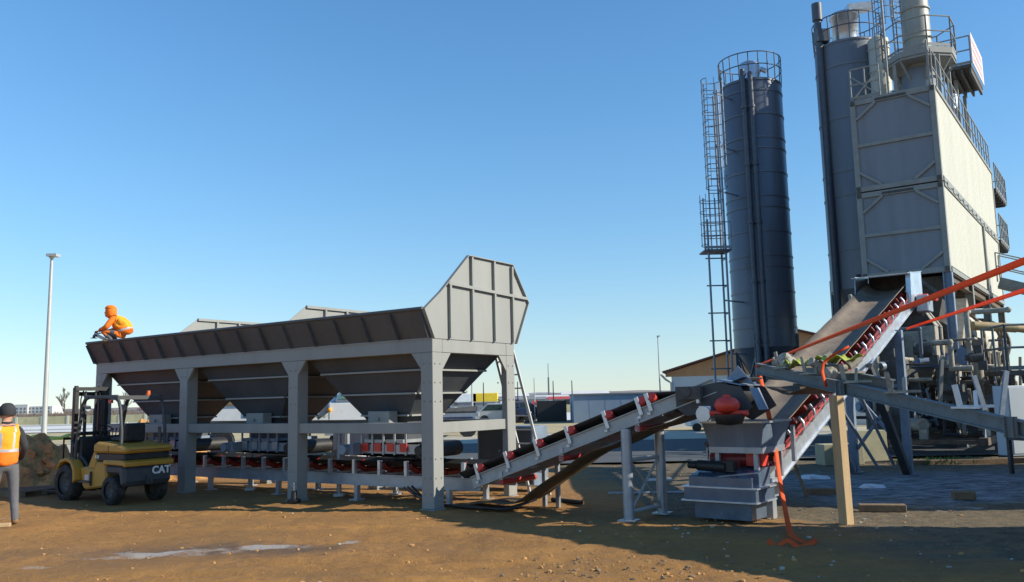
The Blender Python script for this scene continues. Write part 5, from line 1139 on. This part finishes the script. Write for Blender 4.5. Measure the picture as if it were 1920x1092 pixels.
# gabled warehouse
wh = thing('gabled_warehouse', 'pale blue warehouse with brown board gable and dark red roof edge behind the silo', 'warehouse', (7.85, 45, 0), R(-13))
b = MB(); b.box(.4, 13.5, 0, 16, 0, 2.68); b.build('wall', 'whwall', wh)
b = MB(); b.plate([(.1, .05, 2.68), (13.6, .05, 2.68), (13.6, .05, 2.8), (6.9, .05, 4.78), (6.7, .05, 4.78), (.1, .05, 2.86)], .12); b.build('gable', 'gable', wh)
for s_, (xa, xb) in enumerate(((-.05, 6.8), (13.7, 6.8))):
    b = MB(); b.plate([(xa, -.25, 2.93), (xb, -.25, 4.88), (xb, 16, 4.88), (xa, 16, 2.93)], .09); b.build('roof', 'roofred', wh)
b = MB(); b.path([(-.12, -.25, 2.8), (.1, -.1, 2.55), (.38, -.06, 2.35), (.38, -.06, .1)], .06, 8); b.build('downpipe', 'lampgrey', wh)
for x in (3.0, 5.2): b = MB(); b.box(x, x+1.3, -.04, -.003, 0, 2.1); d_ = b.build('door', 'bluewall', wh)
b = MB(); b.box(4.0, 4.9, -.05, -.003, 1.0, 1.5); b.build('notice', 'sign', wh)
# white shed, van by the warehouse
bx(8.4, 44.2, 0, 1.5, 2.5, 1.25, 'white_shed', 'farwhite', 'small white shed wall below the head of the inclined conveyor', 'shed')
vn_ = thing('white_van', 'small white van parked at the foot of the warehouse under the conveyor head', 'van', (9.1, 40.5, 0))
b = MB(); b.hexa([(-.9, -.1, .25), (.6, -.1, .25), (.6, 1.3, .25), (-.9, 1.3, .25), (-.9, .0, 1.05), (.35, .0, 1.05), (.35, 1.2, 1.05), (-.9, 1.2, 1.05)]); b.build('body', 'white', vn_, .05)
for x in (-.6, .3): b = MB(); b.tube((x, -.12, .2), (x, .05, .2), .2, 16); b.build('wheel', 'black', vn_)
b = MB(); b.plate([(.62, .1, .62), (.62, 1.1, .62), (.42, 1.05, 1.0), (.42, .15, 1.0)], .02); b.build('windscreen', 'glass', vn_)
# vehicles in the car yard right of the frame
def car(x, y, m_, label, L_=4.2, rz=0, h=1.45, group='cars parked beyond the yard'):
    t = thing('parked_car', label, 'car', (x, y, 0), rz, group); b = MB()
    xp = [(-L_/2, .3), (-L_/2, .8), (-L_*.42, .92), (-L_*.25, h), (L_*.15, h), (L_*.28, .92), (L_/2, .8), (L_/2, .3)]
    k = len(xp); vs = [(a, 0, z) for a, z in xp]+[(a, 1.7, z) for a, z in xp]
    b.add(vs, [tuple(range(k)), tuple(range(k, 2*k))[::-1]]+[(i, k+i, k+(i+1) % k, (i+1) % k) for i in range(k)]); b.build('body', m_, t, .06)
    b = MB(); b.plate([(-L_*.34, -.01, .95), (L_*.22, -.01, .95), (L_*.12, -.01, h-.08), (-L_*.24, -.01, h-.08)], .02); b.build('window', 'glass', t)
    for a in (-L_*.3, L_*.3):
        b = MB(); b.tube((a, -.02, .32), (a, .2, .32), .32, 16); b.build('wheel', 'black', t)
    return t
car(.6, 63.5, 'bluecar', 'dark blue car in the middle of the yard right of the hopper frame')
car(-.9, 61, 'silver', 'silver car half hidden behind the rear leg of the hopper frame')
car(-4.2, 48, 'bluecar', 'small dark car seen below the mid rail just right of the corner leg', 3.8)
car(-6.1, 52, 'white', 'white car seen low behind the corner leg of the hopper frame', 4)
b = MB(); b.box(0, 2.1, 0, 2, 0, 1.55); tag(b.build('black_container', 'black'), 'black box container standing in the far car yard', 'container').location = (1.6, 61.5, 0)
qd = thing('tractor', 'dark tractor with large wheels parked left of the black container', 'tractor', (.25, 60.2, 0))
b = MB(); b.box(-.7, .6, 0, 1, .5, 1.1); b.box(-.5, .1, .1, .9, 1.1, 1.7); b.build('body', 'bluecar', qd, .05)
for x, r in ((-.5, .55), (.75, .38)): b = MB(); b.tube((x, -.1, r), (x, .15, r), r, 18); b.build('wheel', 'black', qd)
# stuff visible between legs: flatbed with steel, yellow tank trailer
ft = thing('flatbed_trailer', 'long flatbed loaded with dark steel seen between the right legs', 'trailer', (-3.1, 40, 0))
b = MB(); b.box(-2.2, 1.4, 0, 2, .95, 1.12); b.build('deck', 'galv', ft); b = MB()
for i in range(5): b.tube((-.9+i*.1, .3*i, 1.2+.05*(i % 2)), (1.3, .3*i+.2, 1.2+.04*i), .08, 8)
b.box(-2.0, -.9, .2, 1.6, 1.12, 1.35); b.build('load', 'soot', ft)
for x in (-1.6, .9): b = MB(); b.tube((x, -.05, .42), (x, .25, .42), .42, 18); b.build('wheel', 'black', ft)
for i, (x, w, m_, l) in enumerate(((-4.2, 1.5, 'white', 'white tilt trailer left of the yellow one in the far yard'), (-2.6, 1.9, 'hivisy', 'yellow tilt trailer in the far yard seen under the bins'))):
    t = thing('tilt_trailer', l, 'trailer', (x, 75, 0)); b = MB(); b.box(-w/2*1.2, w/2*1.2, 0, 2, 1.55, 2.3); b.build('cover', m_ if i == 0 else mat('yellow_cover', (.75, .52, .03)), t, .05); b = MB(); b.box(-w/2, w/2, .1, 1.8, .5, 1.5); b.build('chassis', 'fargrey', t)
# white concrete mixer lorry behind the gap of the bins
ml = thing('white_lorry', 'white lorry with green windscreen seen through the gap left of the nearest bin', 'lorry', (-6.2, 27.2, 0), R(8))
b = MB(); b.box(.3, 2.9, 0, 2.3, .9, 1.75); b.hexa([(.5, .0, 1.75), (2.9, .0, 1.75), (2.9, 2.3, 1.75), (.5, 2.3, 1.75), (.9, .15, 2.7), (2.8, .15, 2.7), (2.8, 2.2, 2.7), (.9, 2.2, 2.7)]); b.build('cab', 'white', ml, .05)
b = MB(); b.plate([(.60, -.05, 1.84), (1.5, -.05, 1.84), (1.5, .08, 2.6), (.92, .08, 2.6)], .03); b.plate([(1.6, -.05, 1.84), (2.6, -.05, 1.84), (2.6, .08, 2.6), (1.6, .08, 2.6)], .03); b.build('windscreen', 'greenglass', ml)
b = MB(); b.tube((-.2, .4, 1.5), (.6, .5, 1.9), .35, 16, .2); b.build('mixer_chute', 'galvb', ml)
b = MB(); b.box(1.7, 2.4, -.08, -.01, 1.1, 1.5); b.box(.2, 3.0, -.12, .0, .7, .9); b.build('bumper', 'galv', ml)
for x in (.8, 2.5): b = MB(); b.tube((x, -.05, .48), (x, .3, .48), .48, 18); b.build('wheel', 'black', ml)
b = MB(); b.ball((.35, -.08, 1.5), .07, 10); b.build('indicator', 'hivisy', ml)
wv = thing('panel_lorry', 'white box lorry with blue panel seen in the gap between the middle and left bins', 'lorry', (-9.6, 30.5, 0), R(5))
b = MB(); b.box(-1.2, 1.0, 0, 2.2, .9, 2.0); b.build('box_body', 'white', wv, .04); b = MB(); b.box(.0, .42, -.03, -.005, 1.3, 1.65); b.build('blue_panel', 'bluecloth', wv); b = MB(); b.box(-.9, -.25, -.05, -.005, 1.0, 1.12); b.build('red_panel', 'red', wv)
b = MB(); b.box(-.9, .9, -.06, 2.0, 1.72, 2.35); b.build('brown_load', 'woodold', wv)
for x in (-.8, .7): b = MB(); b.tube((x, -.05, .45), (x, .3, .45), .45, 18); b.build('wheel', 'black', wv)
# small items under the frame
for i, (u_, v_, s, m_, l) in enumerate(((3.6, 4.2, .5, 'stone', 'pale crumpled stone-coloured sack behind the nearest left bin'), (4.4, 6.0, .45, 'white', 'white bag on the ground behind the middle bin'), (3.2, 2.9, .4, 'dusty', 'brown sack leaning behind the nearest bin'))):
    b = MB(); b.ball((0, 0, s*.6), s*.6, 14, 0, (1, .8, 1.1), .4); o = b.build('sack', m_); o.location = HW(u_, v_); tag(o, l, 'sack', 'sacks behind the hopper frame')
gb_ = thing('grey_screw_pump', 'grey machine body with funnel behind the middle bay of the hopper frame', 'machine', HW(5.2, 6.6), YAW)
b = MB(); b.box(-.3, .5, -1.2, .9, .5, 1.0); b.build('body', 'bluegal', gb_, .03); b = MB(); b.tube((.1, -.2, .1), (.1, -.2, .5), .05, 12, .35); b.tube((.1, .5, .1), (.1, .5, .5), .05, 12, .35); b.build('funnel', 'white', gb_)
# fence at the far left
fn = thing('white_rail_fence', 'long low white rail fence across the far snow at the left', 'fence', (-60, 62, 0))
for z in (.25, .55): b = MB(); b.box(-40, 60, 0, .05, z, z+.1); b.build('rail', 'farwhite', fn)
for i in range(34): b = MB(); b.box(-40+i*3, -39.88+i*3, -.03, .06, 0, .72); b.build('post', 'farwhite', fn)
wl = thing('long_cream_wall', 'long cream boundary wall on the left horizon below the bare trees', 'wall', (-60, 100, 0))
b = MB(); b.box(-70, 75, 0, .4, -.2, .97); b.build('panel', 'haygrass', wl)
for i in range(48): b = MB(); b.box(-70+i*3, -69.75+i*3, -.06, .0, -.2, 1.02); b.build('pillar', 'farcream', wl)
# apartments and far buildings
ap = thing('apartment_block', 'long pale apartment block on the left horizon beside the lamp post', 'building', (-224, 400, 0))
b = MB(); b.box(-8, 9, 0, 10, -4, 3.6); b.box(-8, -2, -1, 0, -4, 4.6); b.build('wall', 'farwhite', ap)
for k in range(3):
    for i in range(9): b = MB(); b.box(-7.2+i*1.75, -6.3+i*1.75, -1.05 if i < 3 else -.05, -.0, -.8+k*1.5, .1+k*1.5); b.build('window', 'fargrey', ap)
wt = thing('white_tower', 'small white tower with green band on the left horizon behind the beanie', 'tower', (-228, 380, 0))
b = MB(); b.tube((0, 0, -4), (0, 0, 5.4), 1.1, 14); b.build('shaft', 'farwhite', wt); b = MB(); b.tube((0, 0, 3.4), (0, 0, 3.9), 1.15, 14); b.build('green_band', 'weed', wt)
rnd = random.Random(8)
spots = [(-6, 420, 26, 3.2, 'farwhite', 'long white hall below the far snowy hill'), (17, 380, 16, 2.2, 'farwhite', 'white flat-roofed shed nearest the radio mast'), (33, 400, 22, 3.4, 'farwhite', 'white hall at the far right under the hill'), (2, 240, 14, 1.6, 'fargrey', 'low grey roof in the far trading estate'), (14, 215, 11, 1.5, 'farred', 'red-roofed filling station beyond the car yard'), (22, 235, 12, 1.6, 'farcream', 'cream workshop right of the red-roofed station'), (-20, 230, 18, 1.4, 'farcream', 'cream workshop seen under the right end of the bins'), (-38, 320, 20, 1.6, 'fargrey', 'grey hall on the horizon behind the middle bins'), (-90, 330, 18, 1.9, 'farwhite', 'white gabled house on the left horizon behind the forklift mast'), (-150, 360, 16, 1.5, 'farred', 'red-roofed house on the left horizon'), (-118, 300, 12, 1.7, 'farcream', 'cream house on the left horizon right of the poplars')]
for (x, y, w, h, m_, l) in spots:
    t = thing('distant_building', l, 'building', (x, y, 0)); b = MB(); b.box(-w/2, w/2, 0, 8, -.2, h); b.build('wall', 'farwhite' if m_ in ('farred', 'fargrey') else m_, t)
    b = MB(); z0 = h+.01; vs = [(-w/2-.4, -.4, z0), (w/2+.4, -.4, z0), (w/2+.4, 8.4, z0), (-w/2-.4, 8.4, z0), (-w/2, 4, z0+h*.45), (w/2, 4, z0+h*.45)]
    b.add(vs, [(0, 1, 5, 4), (2, 3, 4, 5), (0, 4, 3), (1, 2, 5)]); b.build('roof', m_ if m_ != 'farwhite' else 'pale', t)
    for i in range(int(w//2.4)): b = MB(); b.box(-w/2+.8+i*2.4, -w/2+1.9+i*2.4, -.05, 0, h*.35, h*.75); b.build('window', 'fargrey', t)
# parked cars in the far estate as single small things
cols = ['white', 'bluecar', 'redbright', 'silver', 'black', 'white', 'bluecloth', 'silver', 'farred', 'white']
for i in range(10):
    x = -2+i*2.9; t = thing('distant_car', '%s car, number %s from the left in the far row beyond the snow' % (['white', 'navy', 'red', 'silver', 'black', 'white', 'blue', 'silver', 'dull red', 'white'][i], ['one', 'two', 'three', 'four', 'five', 'six', 'seven', 'eight', 'nine', 'ten'][i]), 'car', (x, 155, 0), 0, 'row of far parked cars')
    b = MB(); b.hexa([(-1, 0, .2), (1, 0, .2), (1, 1.8, .2), (-1, 1.8, .2), (-.9, .05, .95), (.9, .05, .95), (.9, 1.7, .95), (-.9, 1.7, .95)]); b.hexa([(-.7, .1, .95), (.6, .1, .95), (.6, 1.6, .95), (-.7, 1.6, .95), (-.5, .2, 1.45), (.4, .2, 1.45), (.4, 1.5, 1.45), (-.5, 1.5, 1.45)]); b.build('body', cols[i], t)
# bare winter trees
def tree(x, y, h, w, seed, label, group='bare trees on the left horizon', s_up=.6):
    t = thing('bare_tree', label, 'tree', (x, y, 0), 0, group); rr = random.Random(seed)
    b = MB(); b.tube((0, 0, 0), (0, 0, h*.5), h*.025, 6, h*.015); b.build('trunk', 'bark', t); b = MB()
    def br(p, d, l, r, k):
        q = p+d*l; b.tube(p, q, r, 4, r*.6, caps=False)
        if k == 0: return
        for _ in range(4 if k > 1 else 5):
            e = (d+V((rr.gauss(0, w), rr.gauss(0, w), rr.uniform(0, s_up)))).normalized(); br(p.lerp(q, rr.uniform(.35, 1)), e, l*rr.uniform(.5, .8), r*.6, k-1)
    for i in range(7): z = h*(.15+.1*i); br(V((0, 0, z)), V((rr.gauss(0, w), rr.gauss(0, w), .8)).normalized(), h*.24*(1.1-i*.08), h*.011, 3)
    b.build('crown', 'bark', t)
tl_s = [(-78.5, 150, 5.6, .28, 'narrow poplar right of the pale lamp post'), (-73.2, 152, 5.9, .30, 'taller poplar just left of the forklift mast'), (-68, 150, 4.6, .35, 'shrubby bare tree behind the forklift mast'), (-63, 155, 4.8, .35, 'bare tree seen through the forklift guard'), (-58.5, 150, 5.0, .4, 'broad bare tree right of the forklift guard'), (-89.5, 145, 4.2, .35, 'low bare tree left of the pale lamp post'), (-93.5, 150, 6.2, .18, 'thin whippy tree above the beanie')]
for i, (x, y, h, w, l) in enumerate(tl_s): tree(x, y, h, w, 30+i, l)
for i, (x, h) in enumerate(((-17, 4.2), (-12.5, 3.6), (-8.5, 3.4))): tree(x, 150, h, .45, 60+i, ['broad bare tree under the right bin edge', 'bare tree behind the thin light pole', 'small bare tree left of the rear hopper leg'][i], 'bare trees seen under the bins')
b = MB(); rr = random.Random(4)
for i in range(5200):
    x = rr.uniform(-130, -3); y = 140+rr.uniform(0, 14); h = (1.5+1.0*noise.noise(V((x*.09, 0, 0)))+.5*noise.noise(V((x*.4, 3, 0))))*rr.uniform(.5, 1.05)*(1 if x < -30 else .75)
    b.tube((x, y, 0), (x+rr.gauss(0, .35), y, max(.3, h)), .07, 3, .02, caps=False)
tag(b.build('hedge', 'bark'), 'long leafless brown hedge and scrub along the left horizon', 'hedge', kind='stuff')
# off to the right, unseen: lorry and cabin shapes added to cast shadows
cl = thing('shadow_caster_lorry', 'added unseen lorry shape with sloping top, casting the wedge shadow across the yard', 'lorry', (6.9, 10.55, 0), R(-11))
b = MB(); pr = [(0, .02), (0, 4.6), (-1.5, 3.4), (-3.3, 2.2), (-3.7, .02)]; k = len(pr); vs = [(0, y, z) for y, z in pr]+[(4.5, y, z) for y, z in pr]
b.add(vs, [tuple(range(k)), tuple(range(k, 2*k))[::-1]]+[(i, k+i, k+(i+1) % k, (i+1) % k) for i in range(k)]); b.build('shadow_caster_body', 'white', cl)
for x in (.8, 2.0, 3.8):
    for y in (-.4, -3.2): b = MB(); b.tube((x, y, .5), (x, y+.3, .5), .5, 18); b.build('wheel', 'black', cl)
so_ = thing('shadow_caster_cabin', 'added unseen cabin block outside the right edge, shading the ice before the plant', 'cabin', (9.0, 12.6, 0), R(63))  # added cabin, out of view, keeps the icy ground in shade
b = MB(); b.box(0, 7.4, -2.6, 0, .1, 3.2); b.build('wall', 'feeder', so_); b = MB(); b.box(-.1, 7.5, -2.7, .1, 3.2, 3.32); b.build('roof', 'fargrey', so_)
b = MB(); b.box(2.5, 3.4, .0, .03, .15, 2.2); b.build('door', 'bluewall', so_)
